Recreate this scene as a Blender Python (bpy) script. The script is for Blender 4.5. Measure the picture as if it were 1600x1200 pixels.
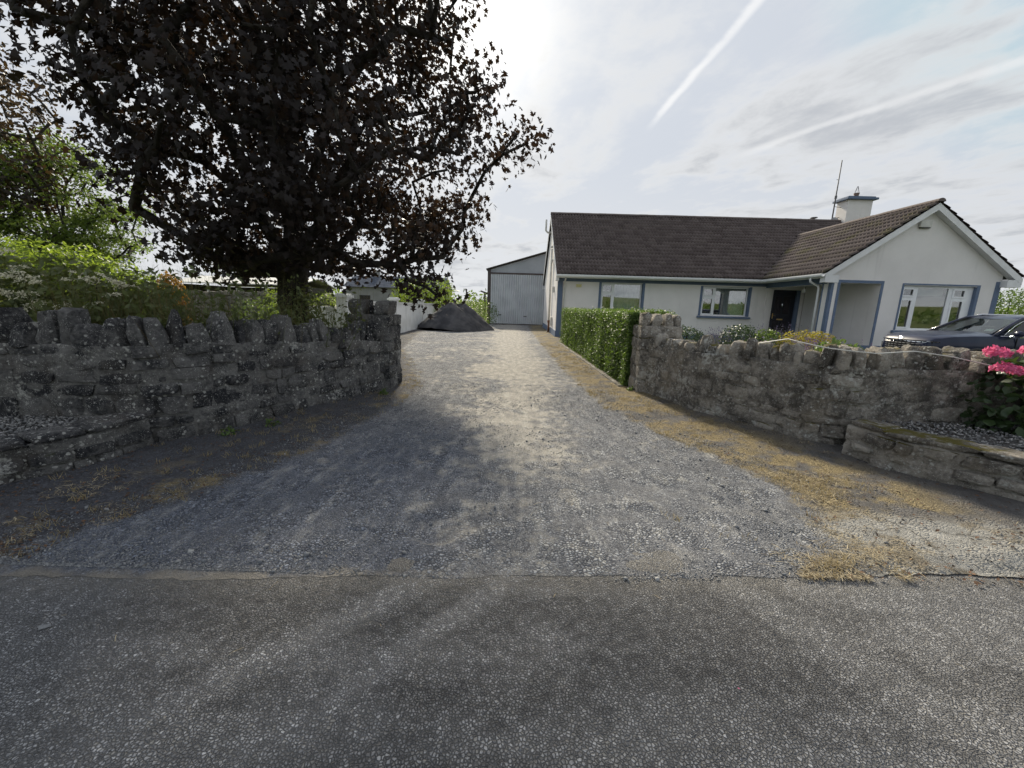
import bpy, math, random
import numpy as np
from mathutils import Matrix, Vector

for o in list(bpy.data.objects):
    bpy.data.objects.remove(o)
sc = bpy.context.scene
COL = sc.collection
R = math.radians

# ------------------------------------------------------------------ camera
CAM_H, F_PX, PITCH, ROLL = 1.465, 622.2335, 0.1934, 0.0284
cd = bpy.data.cameras.new('camera')
cd.sensor_width = 36.0
cd.lens = F_PX / 1600.0 * 36.0
cd.clip_start = 0.05
cd.clip_end = 3000
cam = bpy.data.objects.new('camera', cd)
COL.objects.link(cam)
fw = Vector((0, math.cos(PITCH), -math.sin(PITCH)))
rt0 = Vector((1, 0, 0))
up0 = rt0.cross(fw)
rt = rt0 * math.cos(ROLL) + up0 * math.sin(ROLL)
up = up0 * math.cos(ROLL) - rt0 * math.sin(ROLL)
mw = Matrix((rt, up, -fw)).transposed().to_4x4()
mw.translation = (0, 0, CAM_H)
cam.matrix_world = mw
sc.camera = cam

# ------------------------------------------------------------------ light
SUN = Vector((-0.135, 0.84, 0.53)).normalized()
SUN_EL = math.asin(SUN.z)
SUN_AZ = math.atan2(SUN.x, SUN.y)          # clockwise from +Y
sl = bpy.data.lights.new('sun', 'SUN')
sl.energy = 2.8
sl.angle = R(5.0)
sl.color = (1.0, 0.90, 0.72)
so = bpy.data.objects.new('sun', sl)
COL.objects.link(so)
so.rotation_euler = SUN.to_track_quat('Z', 'Y').to_euler()
so.location = SUN * 60

EXPOSURE = 1.24
sc.view_settings.view_transform = 'Standard'
sc.view_settings.look = 'None'
sc.view_settings.exposure = EXPOSURE
sc.view_settings.gamma = 1.0
sc.view_settings.use_curve_mapping = False
cy = sc.cycles
cy.max_bounces = 6
cy.diffuse_bounces = 2
cy.adaptive_threshold = 0.02
cy.glossy_bounces = 3
cy.transmission_bounces = 4
cy.transparent_max_bounces = 8
cy.caustics_reflective = False
cy.caustics_refractive = False
cy.use_denoising = True
cy.sample_clamp_indirect = 6.0

# ------------------------------------------------------------------ node helper
class NT:
    def __init__(self, nt):
        self.nt = nt
    def n(self, typ, ins=None, **kw):
        nd = self.nt.nodes.new(typ)
        for k, v in kw.items():
            setattr(nd, k, v)
        if ins:
            for k, v in ins.items():
                self.put(nd.inputs[k], v)
        return nd
    def put(self, sock, v):
        if isinstance(v, bpy.types.NodeSocket):
            self.nt.links.new(v, sock)
        elif isinstance(v, bpy.types.Node):
            self.nt.links.new(v.outputs[0], sock)
        else:
            if isinstance(v, (tuple, list)) and len(v) == 3 and sock.type == 'RGBA':
                v = tuple(v) + (1.0,)
            sock.default_value = v
    def math(self, op, a, b=0.0, c=0.0, clamp=False):
        nd = self.nt.nodes.new('ShaderNodeMath')
        nd.operation = op
        nd.use_clamp = clamp
        self.put(nd.inputs[0], a); self.put(nd.inputs[1], b); self.put(nd.inputs[2], c)
        return nd.outputs[0]
    def vmath(self, op, a, b=(0, 0, 0)):
        nd = self.nt.nodes.new('ShaderNodeVectorMath')
        nd.operation = op
        self.put(nd.inputs[0], a); self.put(nd.inputs[1], b)
        return nd.outputs['Value'] if op in ('DOT_PRODUCT', 'LENGTH', 'DISTANCE') else nd.outputs[0]
    def mix(self, f, a, b, blend='MIX'):
        nd = self.nt.nodes.new('ShaderNodeMix')
        nd.data_type = 'RGBA'
        nd.blend_type = blend
        self.put(nd.inputs[0], f); self.put(nd.inputs[6], a); self.put(nd.inputs[7], b)
        return nd.outputs[2]
    def ramp(self, f, lo, hi, a=0.0, b=1.0):
        nd = self.nt.nodes.new('ShaderNodeMapRange')
        nd.interpolation_type = 'SMOOTHSTEP'
        self.put(nd.inputs[0], f); self.put(nd.inputs[1], lo); self.put(nd.inputs[2], hi)
        self.put(nd.inputs[3], a); self.put(nd.inputs[4], b)
        return nd.outputs[0]
    def noise(self, vec, scale, detail=4.0, rough=0.55, dist=0.0):
        nd = self.nt.nodes.new('ShaderNodeTexNoise')
        if vec is not None:
            self.put(nd.inputs['Vector'], vec)
        nd.inputs['Scale'].default_value = scale
        nd.inputs['Detail'].default_value = detail
        nd.inputs['Roughness'].default_value = rough
        nd.inputs['Distortion'].default_value = dist
        return nd.outputs['Fac']
    def voro(self, vec, scale, feature='F1', rnd=1.0):
        nd = self.nt.nodes.new('ShaderNodeTexVoronoi')
        nd.feature = feature
        self.put(nd.inputs['Vector'], vec)
        nd.inputs['Scale'].default_value = scale
        nd.inputs['Randomness'].default_value = rnd
        return nd
    def pos(self):
        return self.nt.nodes.new('ShaderNodeNewGeometry').outputs['Position']
    def scale(self, vec, s):
        nd = self.nt.nodes.new('ShaderNodeVectorMath')
        nd.operation = 'MULTIPLY'
        self.put(nd.inputs[0], vec); nd.inputs[1].default_value = s
        return nd.outputs[0]
    def bump(self, h, strength, dist=0.02, normal=None):
        nd = self.nt.nodes.new('ShaderNodeBump')
        nd.inputs['Strength'].default_value = strength
        nd.inputs['Distance'].default_value = dist
        self.put(nd.inputs['Height'], h)
        if normal is not None:
            self.put(nd.inputs['Normal'], normal)
        return nd.outputs[0]
    def sep(self, v):
        nd = self.nt.nodes.new('ShaderNodeSeparateXYZ')
        self.put(nd.inputs[0], v)
        return nd.outputs

# ------------------------------------------------------------------ world: Nishita sky under thin broken cloud and two contrails
w = bpy.data.worlds.new('World')
sc.world = w
w.use_nodes = True
w.node_tree.nodes.clear()
N = NT(w.node_tree)
sky = N.n('ShaderNodeTexSky', sky_type='NISHITA', sun_disc=False, sun_elevation=SUN_EL, sun_rotation=SUN_AZ,
          altitude=60.0, air_density=1.0, dust_density=1.6, ozone_density=1.2)
d = N.n('ShaderNodeTexCoord').outputs['Generated']
d = N.vmath('NORMALIZE', d)
dx, dy, dz = N.sep(d)
zc = N.math('ADD', N.math('MAXIMUM', dz, 0.0), 0.10)
px = N.math('DIVIDE', dx, zc)
py = N.math('DIVIDE', dy, zc)
# cloud streets run away from the viewer, a little to the left
a = 0.38
qx = N.math('ADD', N.math('MULTIPLY', px, math.cos(a)), N.math('MULTIPLY', py, math.sin(a)))
qy = N.math('SUBTRACT', N.math('MULTIPLY', py, math.cos(a)), N.math('MULTIPLY', px, math.sin(a)))
cv = N.n('ShaderNodeCombineXYZ', {0: N.math('MULTIPLY', qx, 1.05), 1: N.math('MULTIPLY', qy, 0.55), 2: 1.9}).outputs[0]
cv2 = N.n('ShaderNodeCombineXYZ', {0: N.math('MULTIPLY', qx, 2.6), 1: N.math('MULTIPLY', qy, 2.0), 2: 4.1}).outputs[0]
n1 = N.noise(cv, 1.15, 5.0, 0.58, 0.55)
n2 = N.noise(cv2, 1.5, 5.0, 0.64, 0.25)
nn = N.math('ADD', N.math('MULTIPLY', n1, 0.66), N.math('MULTIPLY', n2, 0.34))
cloud = N.ramp(nn, 0.40, 0.58)
thick = N.ramp(nn, 0.48, 0.64)
low = N.ramp(dz, 0.0, 0.34, 1.0, 0.0)
cloud = N.math('MAXIMUM', cloud, N.math('MULTIPLY', low, 0.80))
# contrails: straight lines on the cloud plane
def trail(x0, y0, x1, y1, wd, soft):
    L = math.hypot(x1 - x0, y1 - y0)
    ux, uy = (x1 - x0) / L, (y1 - y0) / L
    rx = N.math('SUBTRACT', px, x0)
    ry = N.math('SUBTRACT', py, y0)
    al = N.math('ADD', N.math('MULTIPLY', rx, ux), N.math('MULTIPLY', ry, uy))
    ac = N.math('SUBTRACT', N.math('MULTIPLY', ry, ux), N.math('MULTIPLY', rx, uy))
    ac = N.math('ADD', ac, N.math('MULTIPLY', N.math('SUBTRACT', n2, 0.5), soft))
    m = N.ramp(N.math('ABSOLUTE', ac), wd * 0.1, wd, 1.0, 0.0)
    e = N.math('MULTIPLY', N.ramp(al, -0.1, 0.15), N.ramp(al, L, L + 0.3, 1.0, 0.0))
    br = N.ramp(n2, 0.25, 0.55, 0.45, 1.0)
    return N.math('MULTIPLY', N.math('MULTIPLY', m, e), br)
def cpl(v):
    return v[0] / (v[2] + 0.10), v[1] / (v[2] + 0.10)
A0, A1 = cpl((0.27, 0.89, 0.37)), cpl((0.46, 0.66, 0.585))
B0, B1 = cpl((0.43, 0.85, 0.30)), cpl((0.78, 0.50, 0.355))
t1 = trail(*A0, *A1, 0.026, 0.05)
t2 = trail(*B0, *B1, 0.045, 0.10)
tr = N.math('MAXIMUM', t1, N.math('MULTIPLY', t2, 0.55))
sd = N.vmath('DOT_PRODUCT', d, tuple(SUN))
sd = N.math('MAXIMUM', sd, 0.0)
glow = N.math('ADD', N.math('MULTIPLY', N.math('POWER', sd, 5.0), 0.09), N.math('MULTIPLY', N.math('POWER', sd, 70.0), 0.65))
ccol = N.mix(thick, (3.35, 3.38, 3.40), (2.15, 2.25, 2.42))
veil = N.vmath('MINIMUM', sky.outputs[0], (3.4, 3.4, 3.45))
blue = N.mix(0.55, veil, (1.9, 2.25, 2.8))
col = N.mix(N.math('MULTIPLY', cloud, 0.90), blue, ccol)
col = N.mix(N.math('MULTIPLY', tr, 0.75), col, (4.0, 4.02, 4.05))
gcol = N.n('ShaderNodeCombineXYZ', {0: N.math('MULTIPLY', glow, 4.6), 1: N.math('MULTIPLY', glow, 4.3), 2: N.math('MULTIPLY', glow, 3.7)}).outputs[0]
col = N.mix(1.0, col, gcol, 'ADD')
bg = N.n('ShaderNodeBackground', {'Color': col, 'Strength': 0.10})
wo = N.n('ShaderNodeOutputWorld')
N.nt.links.new(bg.outputs[0], wo.inputs[0])
w.cycles.sampling_method = 'AUTOMATIC'

# ------------------------------------------------------------------ mesh helpers
rng = np.random.default_rng(11)
random.seed(5)

class MB:
    """collects verts / faces and links them as one mesh object"""
    def __init__(s):
        s.v = []; s.f = []; s.m = []
    def add(s, vs, fs, mi=0):
        k = len(s.v)
        s.v.extend([tuple(v) for v in vs])
        for f in fs:
            s.f.append(tuple(i + k for i in f)); s.m.append(mi)
        return s
    def box(s, x0, x1, y0, y1, z0, z1, mi=0):
        return s.add([(x0, y0, z0), (x1, y0, z0), (x1, y1, z0), (x0, y1, z0), (x0, y0, z1), (x1, y0, z1), (x1, y1, z1), (x0, y1, z1)],
                     [(0, 3, 2, 1), (4, 5, 6, 7), (0, 1, 5, 4), (1, 2, 6, 5), (2, 3, 7, 6), (3, 0, 4, 7)], mi)
    def prism(s, poly, axis, a0, a1, mi=0):
        """poly: list of 2D points in the other two axes (in x,y,z order)"""
        n = len(poly)
        def P(p, a):
            q = list(p); q.insert(axis, a); return tuple(q)
        vs = [P(p, a0) for p in poly] + [P(p, a1) for p in poly]
        fs = [tuple(range(n))[::-1], tuple(range(n, 2 * n))]
        fs += [(i, (i + 1) % n, n + (i + 1) % n, n + i) for i in range(n)]
        return s.add(vs, fs, mi)
    def tube(s, pts, r, n=8, mi=0, caps=True):
        pts = [Vector(p) for p in pts]
        rr = r if isinstance(r, (list, tuple)) else [r] * len(pts)
        rings = []
        for i, p in enumerate(pts):
            t = (pts[min(i + 1, len(pts) - 1)] - pts[max(i - 1, 0)])
            t.normalize()
            u = t.cross(Vector((0, 0, 1)) if abs(t.z) < 0.9 else Vector((1, 0, 0))); u.normalize()
            v = t.cross(u)
            rings.append([p + (u * math.cos(2 * math.pi * k / n) + v * math.sin(2 * math.pi * k / n)) * rr[i] for k in range(n)])
        vs = [q for rg in rings for q in rg]
        fs = []
        for i in range(len(pts) - 1):
            for k in range(n):
                fs.append((i * n + k, i * n + (k + 1) % n, (i + 1) * n + (k + 1) % n, (i + 1) * n + k))
        if caps:
            fs.append(tuple(range(n))[::-1]); fs.append(tuple(range((len(pts) - 1) * n, len(pts) * n)))
        return s.add(vs, fs, mi)
    def lathe(s, prof, c, n=16, mi=0):
        vs = []; fs = []
        for (r, z) in prof:
            for k in range(n):
                a = 2 * math.pi * k / n
                vs.append((c[0] + r * math.cos(a), c[1] + r * math.sin(a), c[2] + z))
        for i in range(len(prof) - 1):
            for k in range(n):
                fs.append((i * n + k, i * n + (k + 1) % n, (i + 1) * n + (k + 1) % n, (i + 1) * n + k))
        fs.append(tuple(range((len(prof) - 1) * n, len(prof) * n)))
        return s.add(vs, fs, mi)
    def build(s, name, mats, parent=None, smooth=False, loc=(0, 0, 0), bevel=0.0):
        me = bpy.data.meshes.new(name)
        me.from_pydata(s.v, [], s.f)
        mats = mats if isinstance(mats, (list, tuple)) else [mats]
        for m in mats:
            me.materials.append(m)
        if len(mats) > 1:
            me.polygons.foreach_set('material_index', s.m)
        if smooth:
            me.polygons.foreach_set('use_smooth', [True] * len(me.polygons))
        me.update()
        o = bpy.data.objects.new(name, me)
        o.location = loc
        COL.objects.link(o)
        if parent is not None:
            o.parent = parent
        if bevel > 0:
            bv = o.modifiers.new('bevel', 'BEVEL'); bv.width = bevel; bv.segments = 2; bv.limit_method = 'ANGLE'
        return o

def np_mesh(name, V, F, mats, parent=None, mi=None, smooth=False, kind=None):
    """V (n,3) float, F (m,k) int array"""
    V = np.asarray(V, np.float32); F = np.asarray(F, np.int32)
    me = bpy.data.meshes.new(name)
    m, k = F.shape
    me.vertices.add(len(V)); me.vertices.foreach_set('co', V.ravel())
    me.loops.add(m * k); me.loops.foreach_set('vertex_index', F.ravel())
    me.polygons.add(m)
    me.polygons.foreach_set('loop_start', np.arange(0, m * k, k, dtype=np.int32))
    me.polygons.foreach_set('loop_total', np.full(m, k, np.int32))
    mats = mats if isinstance(mats, (list, tuple)) else [mats]
    for q in mats:
        me.materials.append(q)
    if mi is not None:
        me.polygons.foreach_set('material_index', np.asarray(mi, np.int32))
    if smooth:
        me.polygons.foreach_set('use_smooth', np.ones(m, bool))
    me.update(calc_edges=True)
    o = bpy.data.objects.new(name, me)
    COL.objects.link(o)
    if parent is not None:
        o.parent = parent
    if kind:
        o['kind'] = kind
    return o

def tag(o, label=None, cat=None, group=None, kind=None):
    if label: o['label'] = label
    if cat: o['category'] = cat
    if group: o['group'] = group
    if kind: o['kind'] = kind
    return o

def empty(name, loc=(0, 0, 0), rz=0.0):
    o = bpy.data.objects.new(name, None)
    o.empty_display_size = 0.2
    o.location = loc
    o.rotation_euler = (0, 0, rz)
    COL.objects.link(o)
    return o

def inst(name, me, parent, loc, rot=(0, 0, 0), scl=(1, 1, 1)):
    o = bpy.data.objects.new(name, me)
    COL.objects.link(o)
    o.parent = parent
    o.location = loc; o.rotation_euler = rot; o.scale = scl
    return o

def rot_from(nrm, spin):
    """(n,3) normals + spin -> (n,3,3) matrices whose columns are x,y,z axes (z = normal)"""
    n = nrm / np.linalg.norm(nrm, axis=1, keepdims=True)
    ref = np.where(np.abs(n[:, 2:3]) < 0.95, np.array([[0, 0, 1.0]]), np.array([[1.0, 0, 0]]))
    u = np.cross(ref, n); u /= np.linalg.norm(u, axis=1, keepdims=True)
    v = np.cross(n, u)
    c, s_ = np.cos(spin)[:, None], np.sin(spin)[:, None]
    return np.stack([u * c + v * s_, -u * s_ + v * c, n], axis=2)

def scatter(tv, tf, P, Rm, S):
    """template verts tv (k,3), faces tf (m,j) copied to positions P with matrices Rm and scales S"""
    tv = np.asarray(tv, float); tf = np.asarray(tf, int)
    S = np.asarray(S, float)
    if S.ndim == 1:
        S = S[:, None]
    loc = tv[None] * S[:, None, :]
    V = np.einsum('nij,nkj->nki', Rm, loc) + P[:, None, :]
    F = tf[None] + (np.arange(len(P)) * len(tv))[:, None, None]
    return V.reshape(-1, 3), F.reshape(-1, tf.shape[1])

# leaf templates lie in the xy plane, stalk at the origin, tip along +x
MAPLE_V = [(0, 0, 0), (0.12, -0.42, -0.03), (0.40, -0.20, 0.02), (0.55, -0.52, -0.05), (0.66, -0.18, 0.03), (1.0, 0, -0.06),
           (0.66, 0.18, 0.03), (0.55, 0.52, -0.05), (0.40, 0.20, 0.02), (0.12, 0.42, -0.03), (0.42, 0, 0.06)]
MAPLE_F = [(0, 1, 10), (1, 2, 10), (2, 3, 10), (3, 4, 10), (4, 5, 10), (5, 6, 10), (6, 7, 10), (7, 8, 10), (8, 9, 10), (9, 0, 10)]
OVAL_V = [(0, 0, 0), (0.35, -0.26, 0.06), (0.75, -0.2, 0.04), (1, 0, -0.05), (0.75, 0.2, 0.04), (0.35, 0.26, 0.06), (0.5, 0, 0)]
OVAL_F = [(0, 1, 6), (1, 2, 6), (2, 3, 6), (3, 4, 6), (4, 5, 6), (5, 0, 6)]
DIA_V = [(0, 0, 0), (0.5, -0.24, 0.03), (1, 0, -0.06), (0.5, 0.24, 0.03)]
DIA_F = [(0, 1, 2), (0, 2, 3)]
BLADE_V = [(-0.5, 0, 0), (0.5, 0, 0), (-0.36, 0.12, 0.55), (0.36, 0.12, 0.55), (0, 0.42, 1.0)]
BLADE_F = [(0, 1, 3), (0, 3, 2), (2, 3, 4)]
ROCK_V = [(0, 0, 0.75), (0.9, 0.1, 0.1), (0.2, 0.95, -0.05), (-0.95, 0.2, 0.12), (-0.15, -0.9, 0.05), (0.1, 0.05, -0.7)]
ROCK_F = [(0, 1, 2), (0, 2, 3), (0, 3, 4), (0, 4, 1), (5, 2, 1), (5, 3, 2), (5, 4, 3), (5, 1, 4)]

def in_blobs(blobs, n, shell=0.55, r=None):
    """points in a union of ellipsoids [(cx,cy,cz,rx,ry,rz)], biased to the outside; returns points and outward normals"""
    r = r or rng
    wts = np.array([(b[3] * b[4] + b[4] * b[5] + b[3] * b[5]) for b in blobs]); wts = wts / wts.sum()
    idx = r.choice(len(blobs), n, p=wts)
    B = np.array(blobs)[idx]
    d = r.normal(size=(n, 3)); d /= np.linalg.norm(d, axis=1, keepdims=True)
    rad = shell + (1 - shell) * r.random((n, 1)) ** 0.6
    P = B[:, :3] + d * rad * B[:, 3:6]
    nr = d / B[:, 3:6]; nr /= np.linalg.norm(nr, axis=1, keepdims=True)
    return P, nr

def leaves(P, nr, size, tv, tf, upb=0.5, jit=0.8, r=None, svar=0.35):
    r = r or rng
    n = len(P)
    nn = nr * (1 - upb) + np.array([0, 0, upb]) + r.normal(size=(n, 3)) * jit
    Rm = rot_from(nn, r.random(n) * 6.283)
    S = size * (1 + svar * (r.random(n) * 2 - 1))
    return scatter(tv, tf, P, Rm, S)

def join(*parts):
    V = []; F = []; k = 0
    for v, f in parts:
        V.append(v); F.append(f + k); k += len(v)
    return np.concatenate(V), np.concatenate(F)
# ------------------------------------------------------------------ materials
def newmat(name):
    m = bpy.data.materials.new(name)
    m.use_nodes = True
    nt = m.node_tree
    nt.nodes.clear()
    k = NT(nt)
    b = k.n('ShaderNodeBsdfPrincipled')
    o = k.n('ShaderNodeOutputMaterial')
    nt.links.new(b.outputs[0], o.inputs[0])
    return m, k, b, o

def simple(name, c1, c2=None, rough=0.6, scale=4.0, bump=0.0, bscale=40.0, metal=0.0, spec=0.5, detail=5.0, bdist=0.01, lo=0.35, hi=0.65):
    m, k, b, o = newmat(name)
    p = k.pos()
    if c2 is not None:
        k.put(b.inputs['Base Color'], k.mix(k.ramp(k.noise(p, scale, detail), lo, hi), c1, c2))
    else:
        k.put(b.inputs['Base Color'], c1)
    b.inputs['Roughness'].default_value = rough
    b.inputs['Metallic'].default_value = metal
    b.inputs['Specular IOR Level'].default_value = spec
    if bump:
        k.put(b.inputs['Normal'], k.bump(k.noise(p, bscale, 5.0, 0.6), bump, bdist))
    return m

def leafmat(name, c1, c2, tr, tfac=0.4, rough=0.45, patch=1.2, spec=0.4):
    m, k, b, o = newmat(name)
    g = k.n('ShaderNodeNewGeometry')
    rnd = g.outputs['Random Per Island']
    nz = k.ramp(k.noise(g.outputs['Position'], patch, 3.0), 0.3, 0.7)
    f = k.math('ADD', k.math('MULTIPLY', rnd, 0.6), k.math('MULTIPLY', nz, 0.4))
    c = k.mix(f, c1, c2)
    k.put(b.inputs['Base Color'], c)
    b.inputs['Roughness'].default_value = rough
    b.inputs['Specular IOR Level'].default_value = spec
    t = k.n('ShaderNodeBsdfTranslucent', {'Color': k.mix(rnd, tr, tuple(x * 0.7 for x in tr))})
    mx = k.n('ShaderNodeMixShader', {0: tfac, 1: b.outputs[0], 2: t.outputs[0]})
    k.nt.links.new(mx.outputs[0], o.inputs[0])
    return m

def stonemat(name, dark, light, lich, moss, lichen_amt, moss_amt, warm=(0.26, 0.225, 0.175)):
    m, k, b, o = newmat(name)
    g = k.n('ShaderNodeNewGeometry')
    p = g.outputs['Position']
    oi = k.n('ShaderNodeObjectInfo')
    n1 = k.noise(p, 5.0, 6.0, 0.65)
    n2 = k.noise(p, 28.0, 6.0, 0.7)
    f = k.math('ADD', k.math('MULTIPLY', n1, 0.55), k.math('ADD', k.math('MULTIPLY', n2, 0.40), k.math('MULTIPLY', oi.outputs['Random'], 0.16)))
    c = k.mix(k.ramp(f, 0.42, 0.70), dark, light)
    c = k.mix(k.math('MULTIPLY', k.ramp(k.noise(p, 3.1, 3.0), 0.50, 0.72), 0.5), c, warm)
    # lichen: crusty pale patches and specks
    l1 = k.ramp(k.math('ADD', k.noise(p, 2.3, 3.0), k.math('MULTIPLY', k.noise(p, 20.0, 5.0, 0.7), 0.9)), 1.18 - lichen_amt, 1.28 - lichen_amt)
    vo = k.voro(k.vmath('ADD', p, k.scale(k.n('ShaderNodeTexNoise', {'Vector': p, 'Scale': 30.0}).outputs['Color'], (0.03, 0.03, 0.03))), 19.0)
    spk = k.math('MULTIPLY', k.ramp(vo.outputs['Distance'], 0.20, 0.29, 1.0, 0.0), k.ramp(k.noise(p, 4.0, 3.0), 0.42, 0.54))
    vo2 = k.voro(p, 62.0)
    spk2 = k.math('MULTIPLY', k.ramp(vo2.outputs['Distance'], 0.18, 0.28, 1.0, 0.0), k.ramp(k.noise(p, 7.0, 3.0), 0.38, 0.52))
    lf = k.math('MAXIMUM', l1, k.math('MAXIMUM', spk, k.math('MULTIPLY', spk2, 0.8)))
    lf = k.math('MULTIPLY', lf, k.ramp(k.noise(p, 55.0, 3.0), 0.3, 0.55, 0.25, 0.9))
    c = k.mix(lf, c, lich)
    nzc = k.sep(g.outputs['Normal'])[2]
    mo = k.math('ADD', k.math('ADD', k.noise(p, 2.6, 4.0, 0.7), k.math('MULTIPLY', nzc, 0.22)), moss_amt)
    mf = k.ramp(mo, 0.72, 0.84)
    c = k.mix(mf, c, k.mix(n2, moss, tuple(x * 0.45 for x in moss)))
    k.put(b.inputs['Base Color'], c)
    b.inputs['Roughness'].default_value = 0.92
    b.inputs['Specular IOR Level'].default_value = 0.25
    h = k.math('ADD', k.math('MULTIPLY', n2, 1.0), k.math('ADD', k.math('MULTIPLY', k.noise(p, 110.0, 4.0, 0.7), 0.5), k.math('MULTIPLY', lf, 0.15)))
    k.put(b.inputs['Normal'], k.bump(h, 1.0, 0.04))
    return m

MT = {}
MT['stone_l'] = stonemat('shade_darkened_limestone', (0.030, 0.031, 0.036), (0.215, 0.208, 0.20), (0.64, 0.63, 0.59), (0.06, 0.07, 0.02), 0.06, -0.10, (0.13, 0.115, 0.10))  # left-hand copy of the limestone, with the tree's shade put into its colour
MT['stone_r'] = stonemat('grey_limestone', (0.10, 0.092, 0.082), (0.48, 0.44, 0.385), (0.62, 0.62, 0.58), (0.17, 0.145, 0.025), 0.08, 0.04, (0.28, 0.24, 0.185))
MT['mortar_l'] = stonemat('shade_darkened_mortar', (0.042, 0.042, 0.046), (0.25, 0.242, 0.228), (0.64, 0.63, 0.58), (0.05, 0.06, 0.02), 0.09, -0.10, (0.12, 0.10, 0.085))  # left-hand mortar, its colour darkened for the shade under the maple
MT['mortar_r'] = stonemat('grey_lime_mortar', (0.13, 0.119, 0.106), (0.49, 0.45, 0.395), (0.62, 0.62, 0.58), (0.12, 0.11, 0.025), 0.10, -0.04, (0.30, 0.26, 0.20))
MT['stone_far'] = stonemat('far_field_stone', (0.14, 0.13, 0.12), (0.36, 0.33, 0.29), (0.5, 0.5, 0.48), (0.12, 0.11, 0.04), 0.0, -0.1)

# --- asphalt: worn surface dressing, chips bedded in dark binder
m, k, b, o = newmat('worn_asphalt'); MT['asphalt'] = m
p = k.pos()
wv = k.vmath('ADD', p, k.scale(k.n('ShaderNodeTexNoise', {'Vector': p, 'Scale': 70.0, 'Detail': 3.0}).outputs['Color'], (0.006, 0.006, 0.0)))
v1 = k.voro(wv, 84.0)
ve = k.voro(wv, 84.0, 'DISTANCE_TO_EDGE')
chip = k.ramp(ve.outputs['Distance'], 0.0, 0.17)
cr = k.sep(v1.outputs['Color'])[0]
v3 = k.voro(wv, 150.0)
cc = k.mix(k.math('POWER', cr, 1.2), (0.085, 0.088, 0.098), (0.62, 0.62, 0.63))
cc = k.mix(k.ramp(k.noise(p, 9.0, 4.0, 0.7), 0.45, 0.60), cc, k.mix(k.sep(v3.outputs['Color'])[0], (0.065, 0.068, 0.076), (0.54, 0.54, 0.55)))
cc = k.mix(k.ramp(k.sep(v1.outputs['Color'])[1], 0.86, 0.95), cc, (0.30, 0.29, 0.27))
big = k.noise(p, 0.9, 4.0, 0.6)
rot = k.n('ShaderNodeMapping', {'Vector': p, 'Rotation': (0, 0, R(-38)), 'Scale': (0.5, 3.0, 1.0)}).outputs[0]
stk = k.noise(rot, 0.8, 3.0, 0.5)
wear = k.ramp(k.math('ADD', k.math('MULTIPLY', big, 0.45), k.math('MULTIPLY', stk, 0.55)), 0.44, 0.56)
chip = k.math('MULTIPLY', chip, k.ramp(k.noise(p, 17.0, 3.0, 0.6), 0.34, 0.60, 0.15, 1.0))
def band(x0, y0, ux, uy, wdt):
    ac = k.math('SUBTRACT', k.math('MULTIPLY', k.math('SUBTRACT', k.sep(p)[1], y0), ux), k.math('MULTIPLY', k.math('SUBTRACT', k.sep(p)[0], x0), uy))
    ac = k.math('ADD', ac, k.math('MULTIPLY', k.math('SUBTRACT', k.noise(p, 2.2, 4.0, 0.6), 0.5), 0.16))
    return k.ramp(k.math('ABSOLUTE', ac), wdt * 0.2, wdt, 1.0, 0.0)
bnd = k.math('MAXIMUM', k.math('MAXIMUM', band(-1.4, 1.0, 0.72, 0.69, 0.13), band(-0.85, 1.0, 0.68, 0.73, 0.10)), k.math('MULTIPLY', band(1.30, 1.85, 0.5, -0.87, 0.20), 0.6))
wear = k.math('MAXIMUM', k.math('MULTIPLY', wear, 0.75), k.math('MULTIPLY', bnd, 1.0))
bind = k.mix(wear, (0.042, 0.042, 0.046), (0.15, 0.15, 0.155))
cc = k.mix(wear, k.mix(0.50, cc, bind), cc)
c = k.mix(chip, bind, cc)
c = k.mix(k.ramp(k.noise(p, 2.3, 5.0, 0.65), 0.52, 0.70, 0.0, 0.25), c, (0.06, 0.06, 0.063))
fin = k.noise(p, 260.0, 3.0, 0.7)
c = k.mix(k.ramp(fin, 0.3, 0.75, 0.0, 0.35), c, (0.26, 0.255, 0.245))
edge = k.ramp(k.math('SUBTRACT', k.math('MULTIPLY_ADD', k.sep(p)[0], 0.045, 1.95), k.math('ADD', k.sep(p)[1], k.math('MULTIPLY', k.math('SUBTRACT', k.noise(p, 3.0, 4.0), 0.5), 0.20))), -0.02, 0.22, 1.0, 0.0)
c = k.mix(k.math('MULTIPLY', edge, k.ramp(cr, 0.1, 0.9, 0.65, 0.2)), c, (0.24, 0.225, 0.20))
k.put(b.inputs['Base Color'], c)
k.put(b.inputs['Roughness'], k.ramp(cr, 0, 1, 0.62, 0.9))
b.inputs['Specular IOR Level'].default_value = 0.35
hh = k.math('ADD', k.math('MULTIPLY', k.ramp(ve.outputs['Distance'], 0.0, 0.22), k.math('MULTIPLY_ADD', cr, 0.6, 0.6)), k.math('MULTIPLY', fin, 0.25))
k.put(b.inputs['Normal'], k.bump(hh, 1.0, 0.014))

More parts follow.
